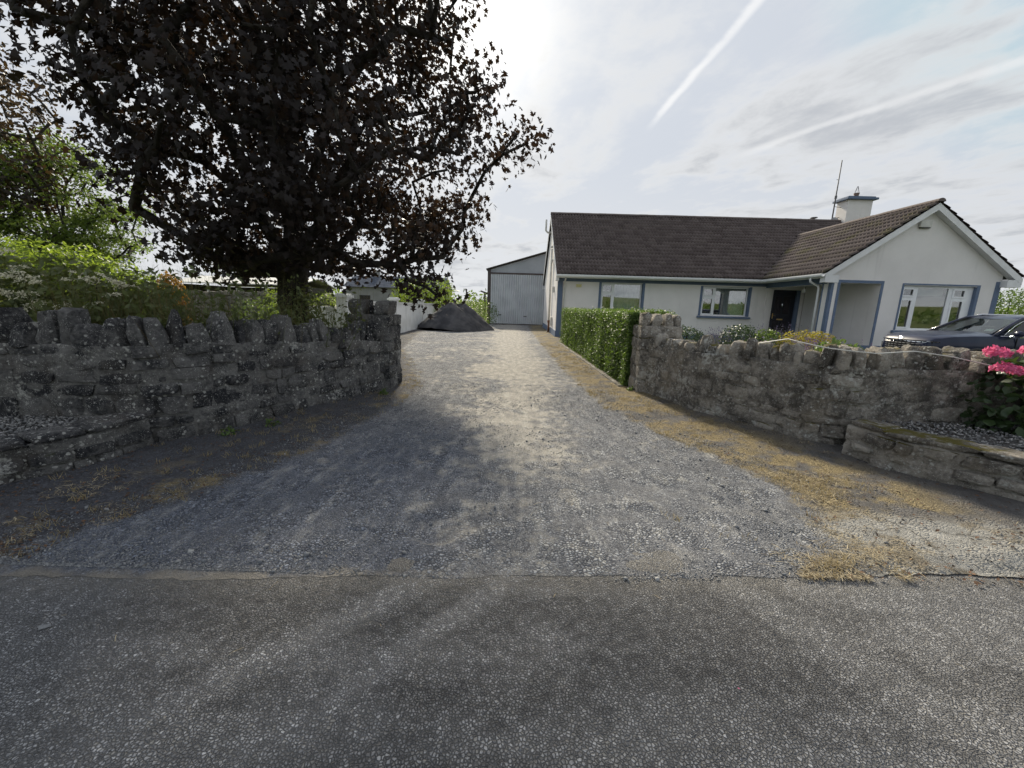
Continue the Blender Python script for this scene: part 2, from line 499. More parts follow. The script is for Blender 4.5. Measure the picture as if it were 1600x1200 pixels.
# --- driveway: loose gravel, packed dust, dry earth and dead grass beyond its edge
m, k, b, o = newmat('gravel_drive'); MT['drive'] = m
p = k.pos()
X, Y, Z = k.sep(p)
at = k.n('ShaderNodeAttribute', attribute_name='edge').outputs['Fac']
sid = k.n('ShaderNodeAttribute', attribute_name='side').outputs['Fac']
wv = k.vmath('ADD', p, k.scale(k.n('ShaderNodeTexNoise', {'Vector': p, 'Scale': 25.0, 'Detail': 2.0}).outputs['Color'], (0.016, 0.016, 0.0)))
v1 = k.voro(wv, 48.0); ve = k.voro(wv, 48.0, 'DISTANCE_TO_EDGE')
v2 = k.voro(wv, 120.0); ve2 = k.voro(wv, 120.0, 'DISTANCE_TO_EDGE')
r1 = k.sep(v1.outputs['Color'])[0]; r2 = k.sep(v2.outputs['Color'])[0]
g1 = k.mix(r1, (0.085, 0.095, 0.12), (0.42, 0.435, 0.46))
g2 = k.mix(r2, (0.11, 0.118, 0.14), (0.46, 0.465, 0.48))
g1 = k.mix(k.ramp(ve.outputs['Distance'], 0.02, 0.14), (0.055, 0.056, 0.062), g1)
g2 = k.mix(k.ramp(ve2.outputs['Distance'], 0.02, 0.14), (0.07, 0.07, 0.076), g2)
sel = k.ramp(k.noise(p, 3.5, 4.0, 0.6), 0.42, 0.62)
grav = k.mix(sel, g1, g2)
n_lo = k.noise(p, 0.75, 5.0, 0.6, 0.3)
n_md = k.noise(p, 5.0, 6.0, 0.65)
n_hi = k.noise(p, 60.0, 5.0, 0.7)
dust = k.mix(n_md, (0.23, 0.218, 0.195), (0.46, 0.42, 0.34))
dust = k.mix(k.ramp(n_hi, 0.35, 0.75, 0.0, 0.6), dust, (0.15, 0.147, 0.145))
dust = k.mix(k.math('MULTIPLY', k.ramp(ve2.outputs['Distance'], 0.05, 0.2), k.ramp(r2, 0.55, 0.9, 0.0, 0.7)), dust, g2)
# packed middle of the track, wheel-worn, wandering slightly
cx = k.math('ADD', X, k.math('MULTIPLY', k.math('SUBTRACT', n_lo, 0.5), 1.2))
mid = k.math('SUBTRACT', cx, k.math('MULTIPLY_ADD', Y, -0.02, 0.15))
gau = k.math('POWER', 2.718, k.math('MULTIPLY', k.math('MULTIPLY', mid, mid), -1.6))
far = k.ramp(Y, 4.0, 11.0, 0.0, 0.08)
df = k.ramp(k.math('ADD', k.math('ADD', k.math('MULTIPLY', n_md, 0.55), k.math('MULTIPLY', n_lo, 0.5)), k.math('ADD', k.math('MULTIPLY', k.math('MULTIPLY', gau, k.ramp(Y, 2.3, 4.6, 0.35, 1.0)), 0.21), far)), 0.58, 0.74)
df = k.math('MULTIPLY', df, 0.88)
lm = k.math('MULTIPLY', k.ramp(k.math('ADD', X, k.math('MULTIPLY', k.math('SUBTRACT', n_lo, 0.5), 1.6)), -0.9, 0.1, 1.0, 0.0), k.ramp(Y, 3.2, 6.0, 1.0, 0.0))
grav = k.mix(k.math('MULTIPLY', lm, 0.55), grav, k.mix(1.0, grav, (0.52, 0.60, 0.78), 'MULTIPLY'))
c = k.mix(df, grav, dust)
mot = k.noise(k.n('ShaderNodeMapping', {'Vector': p, 'Scale': (1.6, 0.6, 1.0)}).outputs[0], 5.0, 9.0, 0.78)
c = k.mix(k.ramp(mot, 0.44, 0.66, 0.0, 0.55), c, (0.12, 0.122, 0.13))
c = k.mix(k.ramp(mot, 0.52, 0.30, 0.0, 0.45), c, (0.50, 0.485, 0.44))
# edge towards the road: cement-coloured haunch
rd = k.math('SUBTRACT', Y, k.math('MULTIPLY_ADD', X, 0.045, 1.95))
hf = k.math('MULTIPLY', k.ramp(k.math('ADD', rd, k.math('MULTIPLY', k.math('SUBTRACT', n_md, 0.5), 0.34)), -0.02, 0.10, 1.0, 0.0), k.ramp(k.math('ADD', X, k.math('MULTIPLY', n_md, 1.2)), -0.3, 0.6, 1.0, 0.15))
c = k.mix(hf, c, (0.25, 0.23, 0.20))
# verge
ed = k.math('ADD', at, k.math('ADD', k.math('MULTIPLY', k.math('SUBTRACT', n_md, 0.5), 0.55), k.math('MULTIPLY', k.math('SUBTRACT', n_hi, 0.5), 0.25)))
vf = k.ramp(ed, -0.12, 0.10, 1.0, 0.0)
dry = k.mix(k.ramp(n_hi, 0.3, 0.7), (0.29, 0.225, 0.115), (0.085, 0.07, 0.05))
dry = k.mix(k.ramp(k.noise(p, 130.0, 3.0, 0.7), 0.45, 0.7), dry, (0.40, 0.335, 0.20))
soil = k.mix(n_md, (0.055, 0.053, 0.054), (0.19, 0.18, 0.17))
soil = k.mix(k.ramp(k.noise(p, 90.0, 4.0, 0.7), 0.5, 0.7, 0.0, 0.6), soil, (0.26, 0.255, 0.25))
close = k.ramp(k.math('ADD', at, k.math('MULTIPLY', sid, 0.0)), k.math('MULTIPLY_ADD', sid, -0.45, -0.95), k.math('MULTIPLY_ADD', sid, -0.55, -0.25), 1.0, 0.0)       # bare dark earth and chippings at the wall foot
dsel = k.math('MULTIPLY', k.ramp(k.math('ADD', k.noise(p, 2.2, 5.0, 0.65), k.math('MULTIPLY', sid, 0.11)), 0.53, 0.66), k.math('SUBTRACT', 1.0, close))
soil = k.mix(k.math('MULTIPLY', k.math('SUBTRACT', 1.0, sid), 0.65), soil, k.mix(1.0, grav, (0.42, 0.42, 0.44), 'MULTIPLY'))
verge = k.mix(dsel, soil, dry)
# worn concrete by the road on the right, finely cracked and gritty
nx_ = k.math('MULTIPLY', k.math('SUBTRACT', n_md, 0.5), 0.5)
am = k.math('MULTIPLY', k.ramp(k.math('ADD', X, nx_), 1.95, 2.25), k.ramp(k.math('ADD', k.math('ADD', Y, k.math('MULTIPLY', X, 0.22)), nx_), 3.15, 3.40, 1.0, 0.0))
cw = k.vmath('ADD', p, k.scale(k.n('ShaderNodeTexNoise', {'Vector': p, 'Scale': 5.0, 'Detail': 5.0}).outputs['Color'], (0.22, 0.22, 0.0)))
ck = k.ramp(k.voro(cw, 2.3, 'DISTANCE_TO_EDGE').outputs['Distance'], 0.004, 0.016, 1.0, 0.0)
con = k.mix(n_md, (0.24, 0.235, 0.22), (0.42, 0.41, 0.38))
con = k.mix(k.ramp(n_hi, 0.4, 0.75, 0, 0.5), con, (0.18, 0.175, 0.165))
con = k.mix(k.math('MULTIPLY', ck, 0.5), con, (0.05, 0.046, 0.04))
con = k.mix(k.ramp(k.noise(p, 2.9, 5.0, 0.7), 0.50, 0.62, 0.0, 0.7), con, k.mix(n_hi, (0.09, 0.075, 0.055), (0.27, 0.22, 0.14)))
verge = k.mix(am, verge, con)
c = k.mix(vf, c, verge)
k.put(b.inputs['Base Color'], c)
b.inputs['Roughness'].default_value = 0.95
b.inputs['Specular IOR Level'].default_value = 0.2
hg = k.mix(sel, k.ramp(ve.outputs['Distance'], 0.0, 0.3), k.ramp(ve2.outputs['Distance'], 0.0, 0.3, 0.0, 0.5))
h = k.math('ADD', k.math('MULTIPLY', hg, k.math('SUBTRACT', 1.0, k.math('MULTIPLY', df, 0.85))), k.math('MULTIPLY', n_hi, 0.5))
k.put(b.inputs['Normal'], k.bump(h, 1.0, 0.012))

# --- cracked concrete
m, k, b, o = newmat('cracked_concrete'); MT['concrete'] = m
p = k.pos()
wv = k.vmath('ADD', p, k.scale(k.n('ShaderNodeTexNoise', {'Vector': p, 'Scale': 4.0, 'Detail': 5.0}).outputs['Color'], (0.28, 0.28, 0.0)))
ve = k.voro(wv, 2.1, 'DISTANCE_TO_EDGE')
ck = k.ramp(ve.outputs['Distance'], 0.003, 0.012, 1.0, 0.0)
n1 = k.noise(p, 7.0, 6.0, 0.65); n2 = k.noise(p, 90.0, 4.0, 0.7)
c = k.mix(n1, (0.14, 0.137, 0.125), (0.235, 0.228, 0.212))
c = k.mix(k.ramp(n2, 0.4, 0.75, 0, 0.5), c, (0.15, 0.145, 0.13))
c = k.mix(k.ramp(k.noise(p, 3.4, 6.0, 0.7), 0.50, 0.60, 0.0, 0.85), c, k.mix(n2, (0.07, 0.06, 0.045), (0.20, 0.16, 0.10)))
c = k.mix(k.math('MULTIPLY', ck, 0.9), c, (0.035, 0.032, 0.028))
k.put(b.inputs['Base Color'], c); b.inputs['Roughness'].default_value = 0.92
k.put(b.inputs['Normal'], k.bump(k.math('SUBTRACT', n2, k.math('MULTIPLY', ck, 2.5)), 0.8, 0.008))

# --- rough grass field, grave beds, heap
MT['field'] = simple('field_grass', (0.055, 0.085, 0.022), (0.13, 0.135, 0.05), 0.95, 0.8, 0.8, 30.0, spec=0.1)
MT['soil'] = simple('garden_soil', (0.05, 0.042, 0.034), (0.11, 0.092, 0.07), 0.95, 6.0, 0.9, 40.0, spec=0.1)
MT['lawn'] = simple('lawn_grass', (0.06, 0.10, 0.02), (0.11, 0.14, 0.04), 0.95, 1.4, 0.9, 60.0, spec=0.1)
MT['heap'] = simple('quarry_dust', (0.055, 0.055, 0.060), (0.115, 0.112, 0.115), 0.95, 1.6, 0.9, 45.0, spec=0.15, bdist=0.03)
MT['bedgravel'] = simple('bed_gravel_ground', (0.04, 0.038, 0.036), (0.12, 0.115, 0.11), 0.95, 30.0, 0.9, 70.0, spec=0.15)

def islandmat(name, cols, rough=0.9, spec=0.25, nscale=60.0):
    m, k, b, o = newmat(name)
    g = k.n('ShaderNodeNewGeometry')
    rp = k.nt.nodes.new('ShaderNodeValToRGB')
    rp.color_ramp.interpolation = 'LINEAR'
    el = rp.color_ramp.elements
    while len(el) < len(cols):
        el.new(0.5)
    for i, c in enumerate(cols):
        el[i].position = i / (len(cols) - 1); el[i].color = tuple(c) + (1.0,)
    k.put(rp.inputs[0], g.outputs['Random Per Island'])
    c = k.mix(k.ramp(k.noise(g.outputs['Position'], nscale, 3.0), 0.3, 0.7, 0.0, 0.45), rp.outputs[0], tuple(x * 0.5 for x in cols[0]))
    k.put(b.inputs['Base Color'], c)
    b.inputs['Roughness'].default_value = rough
    b.inputs['Specular IOR Level'].default_value = spec
    return m
MT['pebble'] = islandmat('limestone_chippings', [(0.16, 0.17, 0.185), (0.20, 0.21, 0.225), (0.24, 0.245, 0.25), (0.30, 0.30, 0.30), (0.42, 0.42, 0.41)])
MT['bedpebble'] = islandmat('pale_bed_gravel', [(0.07, 0.07, 0.072), (0.16, 0.16, 0.16), (0.24, 0.24, 0.235), (0.33, 0.32, 0.31), (0.45, 0.44, 0.42)])
MT['straw'] = islandmat('dead_straw', [(0.17, 0.13, 0.075), (0.28, 0.22, 0.125), (0.42, 0.35, 0.22), (0.54, 0.47, 0.33)], 0.7)
MT['litter'] = islandmat('leaf_litter', [(0.05, 0.036, 0.026), (0.09, 0.055, 0.034), (0.16, 0.085, 0.05), (0.14, 0.12, 0.085)], 0.8)
MT['tuft'] = leafmat('dry_grass_tuft', (0.24, 0.19, 0.095), (0.40, 0.33, 0.19), (0.48, 0.39, 0.2), 0.3, 0.7)

# --- plants
MT['copper'] = leafmat('copper_maple_leaf', (0.013, 0.010, 0.010), (0.027, 0.021, 0.020), (0.060, 0.034, 0.018), 0.25, 0.55, 0.8, 0.3)
MT['copper2'] = leafmat('copper_beech_leaf', (0.022, 0.016, 0.014), (0.045, 0.036, 0.02), (0.09, 0.055, 0.02), 0.3, 0.5)
MT['green_tree'] = leafmat('green_tree_leaf', (0.04, 0.07, 0.016), (0.10, 0.14, 0.035), (0.22, 0.32, 0.05), 0.45, 0.5)
MT['lime'] = leafmat('bright_hedge_leaf', (0.060, 0.105, 0.018), (0.12, 0.175, 0.03), (0.34, 0.46, 0.05), 0.5, 0.5)
MT['privet'] = leafmat('privet_leaf', (0.036, 0.072, 0.020), (0.135, 0.20, 0.06), (0.24, 0.38, 0.05), 0.3, 0.5, 5.0, 0.3)
MT['weed'] = leafmat('weed_leaf', (0.06, 0.085, 0.03), (0.14, 0.155, 0.06), (0.18, 0.22, 0.05), 0.35, 0.55)
MT['weeddry'] = leafmat('seeding_weed', (0.10, 0.085, 0.035), (0.18, 0.14, 0.06), (0.25, 0.18, 0.06), 0.3, 0.7)
MT['orange'] = leafmat('orange_shrub_leaf', (0.16, 0.085, 0.02), (0.28, 0.17, 0.03), (0.50, 0.27, 0.03), 0.45, 0.55)
MT['dkgreen'] = leafmat('dark_shrub_leaf', (0.022, 0.042, 0.018), (0.05, 0.085, 0.03), (0.09, 0.15, 0.03), 0.22, 0.4)
MT['midgreen'] = leafmat('mid_green_leaf', (0.05, 0.095, 0.022), (0.11, 0.17, 0.04), (0.22, 0.33, 0.05), 0.35, 0.4)
MT['yellow'] = leafmat('golden_leaf', (0.20, 0.19, 0.03), (0.40, 0.33, 0.04), (0.5, 0.42, 0.04), 0.35, 0.55)
MT['heather'] = leafmat('heather_spike', (0.10, 0.075, 0.13), (0.20, 0.14, 0.24), (0.25, 0.17, 0.3), 0.3, 0.8)
MT['lavender'] = leafmat('lavender_spike', (0.07, 0.07, 0.11), (0.13, 0.11, 0.20), (0.16, 0.14, 0.25), 0.3, 0.8)
MT['umbel'] = leafmat('cream_umbel', (0.66, 0.62, 0.46), (0.84, 0.80, 0.62), (0.75, 0.72, 0.55), 0.35, 0.8)
MT['pink'] = leafmat('pink_hydrangea_petal', (0.70, 0.075, 0.25), (0.85, 0.24, 0.42), (0.9, 0.2, 0.38), 0.35, 0.7)
MT['peach'] = leafmat('faded_petal', (0.5, 0.28, 0.18), (0.6, 0.42, 0.3), (0.6, 0.4, 0.25), 0.3, 0.7)
MT['bark'] = simple('maple_bark', (0.028, 0.025, 0.022), (0.065, 0.058, 0.05), 0.95, 7.0, 1.0, 26.0, spec=0.15, bdist=0.03)
MT['hcore'] = simple('hedge_inner_twigs', (0.012, 0.016, 0.008), (0.03, 0.035, 0.016), 0.95, 12.0, 0.8, 40.0, spec=0.05)
MT['stem'] = simple('weed_stem', (0.12, 0.11, 0.05), (0.2, 0.16, 0.08), 0.8, 9.0)

# --- building
m, k, b, o = newmat('cream_render'); MT['render'] = m
p = k.pos()
n1 = k.noise(p, 1.1, 5.0, 0.6); n2 = k.noise(p, 150.0, 3.0, 0.6)
c = k.mix(k.ramp(n1, 0.3, 0.75), (0.83, 0.80, 0.775), (0.76, 0.73, 0.705))
st = k.noise(k.scale(p, (5.0, 5.0, 0.35)), 1.0, 4.0, 0.6)
c = k.mix(k.ramp(st, 0.55, 0.80, 0.0, 0.22), c, (0.42, 0.41, 0.38))
k.put(b.inputs['Base Color'], c); b.inputs['Roughness'].default_value = 0.9
b.inputs['Specular IOR Level'].default_value = 0.2
k.put(b.inputs['Normal'], k.bump(n2, 0.35, 0.006))
MT['blue'] = simple('slate_blue_paint', (0.120, 0.165, 0.250), (0.145, 0.19, 0.275), 0.7, 3.0, 0.25, 120.0, spec=0.3, bdist=0.005)
MT['upvc'] = simple('white_upvc', (0.88, 0.89, 0.90), (0.83, 0.84, 0.85), 0.35, 3.0)
MT['barge'] = simple('white_painted_board', (0.80, 0.80, 0.80), (0.72, 0.72, 0.72), 0.55, 2.5)
MT['offwhite'] = simple('aged_white_plastic', (0.68, 0.67, 0.62), (0.58, 0.57, 0.53), 0.5, 5.0)
MT['whitewall'] = simple('white_masonry_paint', (0.82, 0.82, 0.80), (0.70, 0.70, 0.67), 0.9, 1.5, 0.3, 100.0, spec=0.2, bdist=0.006)
MT['door'] = simple('navy_door', (0.010, 0.012, 0.022), (0.014, 0.016, 0.028), 0.35, 5.0)
MT['doorpanel'] = simple('door_glass_panel', (0.014, 0.014, 0.02), (0.03, 0.022, 0.026), 0.18, 30.0)
MT['brass'] = simple('brass', (0.72, 0.52, 0.22), None, 0.28, metal=1.0)
MT['chrome'] = simple('chrome', (0.82, 0.83, 0.85), None, 0.12, metal=1.0)
MT['steel'] = simple('galvanised_pole', (0.10, 0.10, 0.105), (0.16, 0.16, 0.165), 0.6, 8.0, metal=0.2)
MT['pot'] = simple('clay_pot', (0.12, 0.085, 0.07), (0.2, 0.13, 0.1), 0.85, 10.0)
MT['curtain'] = simple('net_curtain', (0.62, 0.64, 0.66), (0.50, 0.52, 0.55), 0.9, 6.0)
MT['curtain2'] = simple('beige_curtain', (0.42, 0.38, 0.32), (0.30, 0.27, 0.23), 0.9, 8.0)
MT['blind'] = simple('cream_roller_blind', (0.60, 0.58, 0.50), (0.55, 0.53, 0.46), 0.9, 2.0)
MT['dark'] = simple('dark_room', (0.035, 0.032, 0.03), (0.06, 0.055, 0.05), 0.9, 1.0)
MT['yellowsign'] = simple('faded_yellow_plate', (0.62, 0.56, 0.24), (0.66, 0.62, 0.36), 0.6, 20.0)
MT['rust'] = simple('rusty_iron', (0.16, 0.075, 0.04), (0.26, 0.13, 0.075), 0.85, 12.0)

# glass: clear sheet that mirrors the sky at grazing angles
m, k, b, o = newmat('window_glass'); MT['glass'] = m
gg = k.n('ShaderNodeNewGeometry'); fr = k.math('MULTIPLY_ADD', k.math('POWER', k.math('SUBTRACT', 1.0, k.math('ABSOLUTE', k.vmath('DOT_PRODUCT', gg.outputs['Incoming'], gg.outputs['Normal']))), 5.0), 0.92, 0.05)
gl = k.n('ShaderNodeBsdfGlossy', {'Color': (1, 1, 1), 'Roughness': 0.015})
tp = k.n('ShaderNodeBsdfTransparent', {'Color': (0.82, 0.86, 0.86)})
mx = k.n('ShaderNodeMixShader', {0: k.math('MULTIPLY_ADD', fr, 2.0, 0.10, clamp=True), 1: tp.outputs[0], 2: gl.outputs[0]})
k.nt.links.new(mx.outputs[0], o.inputs[0])

# roof tiles: weathered brown-grey concrete
m, k, b, o = newmat('concrete_roof_tile'); MT['tile'] = m
g = k.n('ShaderNodeNewGeometry'); p = g.outputs['Position']
n1 = k.noise(p, 0.7, 4.0, 0.6); n2 = k.noise(p, 22.0, 5.0, 0.7)
c = k.mix(k.ramp(k.math('ADD', k.math('MULTIPLY', g.outputs['Random Per Island'], 0.6), k.math('MULTIPLY', n2, 0.5)), 0.0, 1.1), (0.090, 0.070, 0.066), (0.165, 0.135, 0.126))
c = k.mix(k.ramp(n2, 0.56, 0.75, 0.0, 0.5), c, (0.23, 0.21, 0.19))
xm = k.n('ShaderNodeAttribute', attribute_name='moss').outputs['Fac']
mo = k.ramp(k.math('ADD', k.math('ADD', k.noise(p, 1.3, 4.0), k.math('MULTIPLY', k.noise(p, 14.0, 4.0, 0.7), 0.4)), k.math('MULTIPLY', xm, 0.22)), 0.86, 1.10)
c = k.mix(k.math('MULTIPLY', mo, 0.75), c, (0.13, 0.12, 0.045))
k.put(b.inputs['Base Color'], c); b.inputs['Roughness'].default_value = 0.88
b.inputs['Specular IOR Level'].default_value = 0.3
k.put(b.inputs['Normal'], k.bump(n2, 0.5, 0.012))
MT['felt'] = simple('roof_underlay', (0.03, 0.03, 0.03), None, 0.9)

MT['cladding'] = simple('pale_blue_steel_cladding', (0.66, 0.69, 0.72), (0.56, 0.59, 0.62), 0.5, 1.2, spec=0.4)
MT['cladding_gable'] = simple('grey_shed_gable_sheet', (0.42, 0.45, 0.48), (0.36, 0.39, 0.42), 0.55, 1.0)
MT['brownsteel'] = simple('brown_steel_frame', (0.05, 0.04, 0.038), (0.085, 0.066, 0.06), 0.6, 4.0)
MT['shedroof'] = simple('grey_fibre_roof', (0.28, 0.29, 0.30), (0.38, 0.38, 0.39), 0.8, 2.0)
MT['slate'] = simple('blue_slate_roof', (0.07, 0.08, 0.10), (0.11, 0.12, 0.145), 0.95, 3.0, spec=0.0)
MT['greywall'] = simple('grey_dashed_wall', (0.30, 0.30, 0.29), (0.24, 0.24, 0.235), 0.95, 1.0)
MT['barn'] = simple('barn_dark_interior', (0.04, 0.036, 0.033), (0.075, 0.07, 0.06), 0.9, 1.0)

# car
m, k, b, o = newmat('navy_car_paint'); MT['paint'] = m
k.put(b.inputs['Base Color'], (0.010, 0.015, 0.042)); b.inputs['Roughness'].default_value = 0.35; b.inputs['Specular IOR Level'].default_value = 0.2
b.inputs['Metallic'].default_value = 0.0; b.inputs['Coat Weight'].default_value = 0.45; b.inputs['Coat Roughness'].default_value = 0.05
MT['blackplastic'] = simple('black_plastic', (0.012, 0.012, 0.014), (0.02, 0.02, 0.022), 0.45, 8.0)
MT['gloss'] = simple('gloss_black', (0.008, 0.008, 0.01), None, 0.12)
MT['tyre'] = simple('tyre_rubber', (0.018, 0.018, 0.018), (0.03, 0.03, 0.03), 0.85, 10.0)
MT['alloy'] = simple('alloy_wheel', (0.45, 0.46, 0.48), None, 0.3, metal=0.9)
MT['plate'] = simple('number_plate_white', (0.78, 0.78, 0.76), None, 0.4)
MT['ink'] = simple('plate_ink', (0.02, 0.02, 0.025), None, 0.5)
MT['bluepatch'] = simple('plate_blue_band', (0.02, 0.06, 0.35), None, 0.4)
MT['disc'] = simple('paper_disc', (0.55, 0.72, 0.66), (0.65, 0.75, 0.72), 0.6, 30.0)
m, k, b, o = newmat('car_glass'); MT['carglass'] = m
gg = k.n('ShaderNodeNewGeometry'); fr = k.math('MULTIPLY_ADD', k.math('POWER', k.math('SUBTRACT', 1.0, k.math('ABSOLUTE', k.vmath('DOT_PRODUCT', gg.outputs['Incoming'], gg.outputs['Normal']))), 5.0), 0.92, 0.05)
gl = k.n('ShaderNodeBsdfGlossy', {'Color': (1, 1, 1), 'Roughness': 0.01})
tp = k.n('ShaderNodeBsdfTransparent', {'Color': (0.30, 0.34, 0.34)})
mx = k.n('ShaderNodeMixShader', {0: k.math('MULTIPLY_ADD', fr, 1.2, 0.02, clamp=True), 1: tp.outputs[0], 2: gl.outputs[0]})
k.nt.links.new(mx.outputs[0], o.inputs[0])
m, k, b, o = newmat('headlamp_lens'); MT['lamp'] = m
k.put(b.inputs['Base Color'], (0.5, 0.52, 0.55)); b.inputs['Roughness'].default_value = 0.08; b.inputs['Metallic'].default_value = 0.7
# ------------------------------------------------------------------ ground, road, driveway
def vnoise(x, y, seed=0):
    x = np.asarray(x, float); y = np.asarray(y, float)
    xi = np.floor(x).astype(np.int64); yi = np.floor(y).astype(np.int64)
    fx = x - xi; fy = y - yi
    fx = fx * fx * (3 - 2 * fx); fy = fy * fy * (3 - 2 * fy)
    def h(a, b):
        n = (a * 374761393 + b * 668265263 + seed * 974634777) & 0xFFFFFFFF
        n = ((n ^ (n >> 13)) * 1274126177) & 0xFFFFFFFF
        return ((n ^ (n >> 16)) & 0xFFFF) / 65535.0
    return (h(xi, yi) * (1 - fx) + h(xi + 1, yi) * fx) * (1 - fy) + (h(xi, yi + 1) * (1 - fx) + h(xi + 1, yi + 1) * fx) * fy

def road_edge(x):
    return 1.95 + 0.045 * x

def tab(pts):
    a = np.array(sorted(pts))
    return lambda y: np.interp(y, a[:, 0], a[:, 1])
XL = tab([(1.7, -3.0), (2.0, -2.75), (2.34, -2.67), (2.71, -2.34), (3.47, -2.05), (5.36, -1.72), (7.0, -1.62), (8.6, -2.1), (13, -3.6), (20, -4.75), (36, -4.9)])
XR = tab([(1.7, 1.5), (2.06, 1.75), (2.29, 2.10), (3.11, 2.35), (4.14, 1.97), (5.72, 1.43), (9.22, 1.22), (22.8, 1.05), (36, 1.2)])
WL = tab([(1.2, -5.2), (1.6, -4.65), (2.05, -4.27), (2.71, -3.76), (3.26, -3.48), (3.6, -3.42), (3.95, -3.2), (4.4, -2.95), (5.1, -2.7), (5.8, -2.42), (6.6, -2.05), (7.3, -2.02), (7.5, -2.6), (9, -3.9), (13, -5.3), (36, -5.5)])
WR = tab([(1.2, 5.7), (1.6, 5.25), (2.05, 4.80), (2.88, 4.02), (3.13, 3.8), (3.43, 3.56), (3.8, 3.42), (4.35, 3.3), (4.9, 3.06), (5.3, 2.82), (5.66, 2.62), (6.4, 2.42), (7.0, 2.18), (8, 2.16), (17, 2.0), (36, 2.6)])

g = MB()
g.add([(-900, -700, -0.06), (900, -700, -0.06), (900, 1500, -0.06), (-900, 1500, -0.06)], [(0, 1, 2, 3)])
tag(g.build('ground', MT['field']), kind='structure')

xs = np.linspace(-60, 60, 121)
V = []; F = []
for i, x in enumerate(xs):
    for j, yy in enumerate((-4.6, -3.0, -1.2, 0.4, 1.2, None)):
        y = road_edge(x) if yy is None else yy + 0.045 * x
        V.append((x, y, (0.0, 0.03, 0.04, 0.02, 0.01, 0.0)[j]))
for i in range(len(xs) - 1):
    for j in range(5):
        F.append((i * 6 + j, (i + 1) * 6 + j, (i + 1) * 6 + j + 1, i * 6 + j + 1))
# two resurfacing strips share one sheet; camber falls to both edges
V = [(a, b_ + (0.25 if k_ % 6 == 5 else 0), c_ - 0.004) for k_, (a, b_, c_) in enumerate(V)]
rd = np_mesh('road', V, F, MT['asphalt'], smooth=True)
tag(rd, kind='structure')

def drive_z(X, Y):
    z = (vnoise(X * 1.3, Y * 1.3, 1) - 0.5) * 0.020 + (vnoise(X * 5, Y * 5, 2) - 0.5) * 0.014 + (vnoise(X * 14, Y * 14, 3) - 0.5) * 0.007
    e = np.minimum(X - XL(Y), XR(Y) - X)
    z += np.clip(-e, 0, 1.2) * 0.05
    rdist = Y - road_edge(X)
    def pit(cx, cy, rx, ry, dp, ang=0.0):
        c, s_ = math.cos(ang), math.sin(ang)
        u = ((X - cx) * c + (Y - cy) * s_) / rx; v = (-(X - cx) * s_ + (Y - cy) * c) / ry
        q = u * u + v * v + (vnoise(X * 7, Y * 7, 9) - 0.5) * 0.7
        return -dp * np.clip(1.25 - q, 0, 0.6) / 0.6
    z += pit(-0.42, 2.46, 0.26, 0.20, 0.035, 0.4) + pit(-0.95, 2.30, 0.12, 0.08, 0.015)
    z += pit(1.05, 2.52, 0.40, 0.20, 0.014, -0.7) + pit(1.62, 2.9, 0.5, 0.12, 0.012, -0.5)
    # shallow wheel tracks
    for cx, dp in ((-0.75, 0.012), (0.75, 0.012)):
        z -= dp * np.exp(-((X - cx - 0.1 * np.sin(Y * 0.5)) / 0.28) ** 2)
    z = z * np.clip(rdist / 0.15, 0.12, 1.0) + 0.012 * np.clip(rdist / 0.3, 0, 1)
    return z

ny, nx = 300, 190
t = np.linspace(0, 1, ny)
yr = 0.0 + 3.2 * t + 30.0 * t ** 4
XX = np.zeros((ny, nx)); YY = np.zeros((ny, nx))
for i in range(ny):
    y0 = 1.95 + yr[i]
    a_, b_ = WL(y0) - 0.25, WR(y0) + 0.25
    XX[i] = np.linspace(a_, b_, nx)
    YY[i] = road_edge(XX[i]) * (1 - min(yr[i] / 6, 1)) + 1.95 * min(yr[i] / 6, 1) + yr[i]
YY[0] += (vnoise(XX[0] * 3.1, XX[0] * 0, 71) - 0.5) * 0.07 + (vnoise(XX[0] * 13, XX[0] * 0, 72) - 0.5) * 0.03
YY[1] = np.maximum(YY[1], YY[0] + 0.004)
YY[2] = np.maximum(YY[2], YY[1] + 0.004)
YY[3] = np.maximum(YY[3], YY[2] + 0.004)
ZZ = drive_z(XX, YY)
V = np.stack([XX, YY, ZZ], -1).reshape(-1, 3)
ii = np.arange((ny - 1) * nx).reshape(ny - 1, nx)[:, :-1].ravel()
F = np.stack([ii, ii + 1, ii + nx + 1, ii + nx], 1)
dr = np_mesh('driveway', V, F, MT['drive'], smooth=True)
at = dr.data.attributes.new('edge', 'FLOAT', 'POINT')
ed = np.minimum(XX - XL(YY), XR(YY) - XX).ravel().astype(np.float32)
at.data.foreach_set('value', ed)
at = dr.data.attributes.new('side', 'FLOAT', 'POINT')
at.data.foreach_set('value', np.where(XX > 0.2, 1.0, 0.0).ravel().astype(np.float32))
tag(dr, kind='structure')

# gardens behind the walls
m_ = MB()
m_.add([(2.4, 4.4, -0.02), (40, 4.4, -0.02), (40, 19, -0.02), (2.0, 19, -0.02), (2.1, 7.2, -0.02)], [(0, 1, 2, 3, 4)])
tag(m_.build('garden_lawn', MT['lawn']), kind='structure')
m_ = MB()
m_.add([(3.2, 5.0, 0.0), (5.4, 4.5, 0.0), (9.0, 4.5, 0.0), (9.2, 6.6, 0.0), (7.6, 10.5, 0.0), (3.1, 11.2, 0.0), (3.1, 7.4, 0.0)], [(0, 1, 2, 3, 4, 5, 6)])
tag(m_.build('flower_bed_soil', MT['soil']), kind='structure')
m_ = MB()
m_.add([(8.2, 8.2, 0.004), (40, 8.2, 0.004), (40, 14.6, 0.004), (8.2, 14.6, 0.004)], [(0, 1, 2, 3)])
tag(m_.build('parking_gravel', MT['drive']), kind='structure')

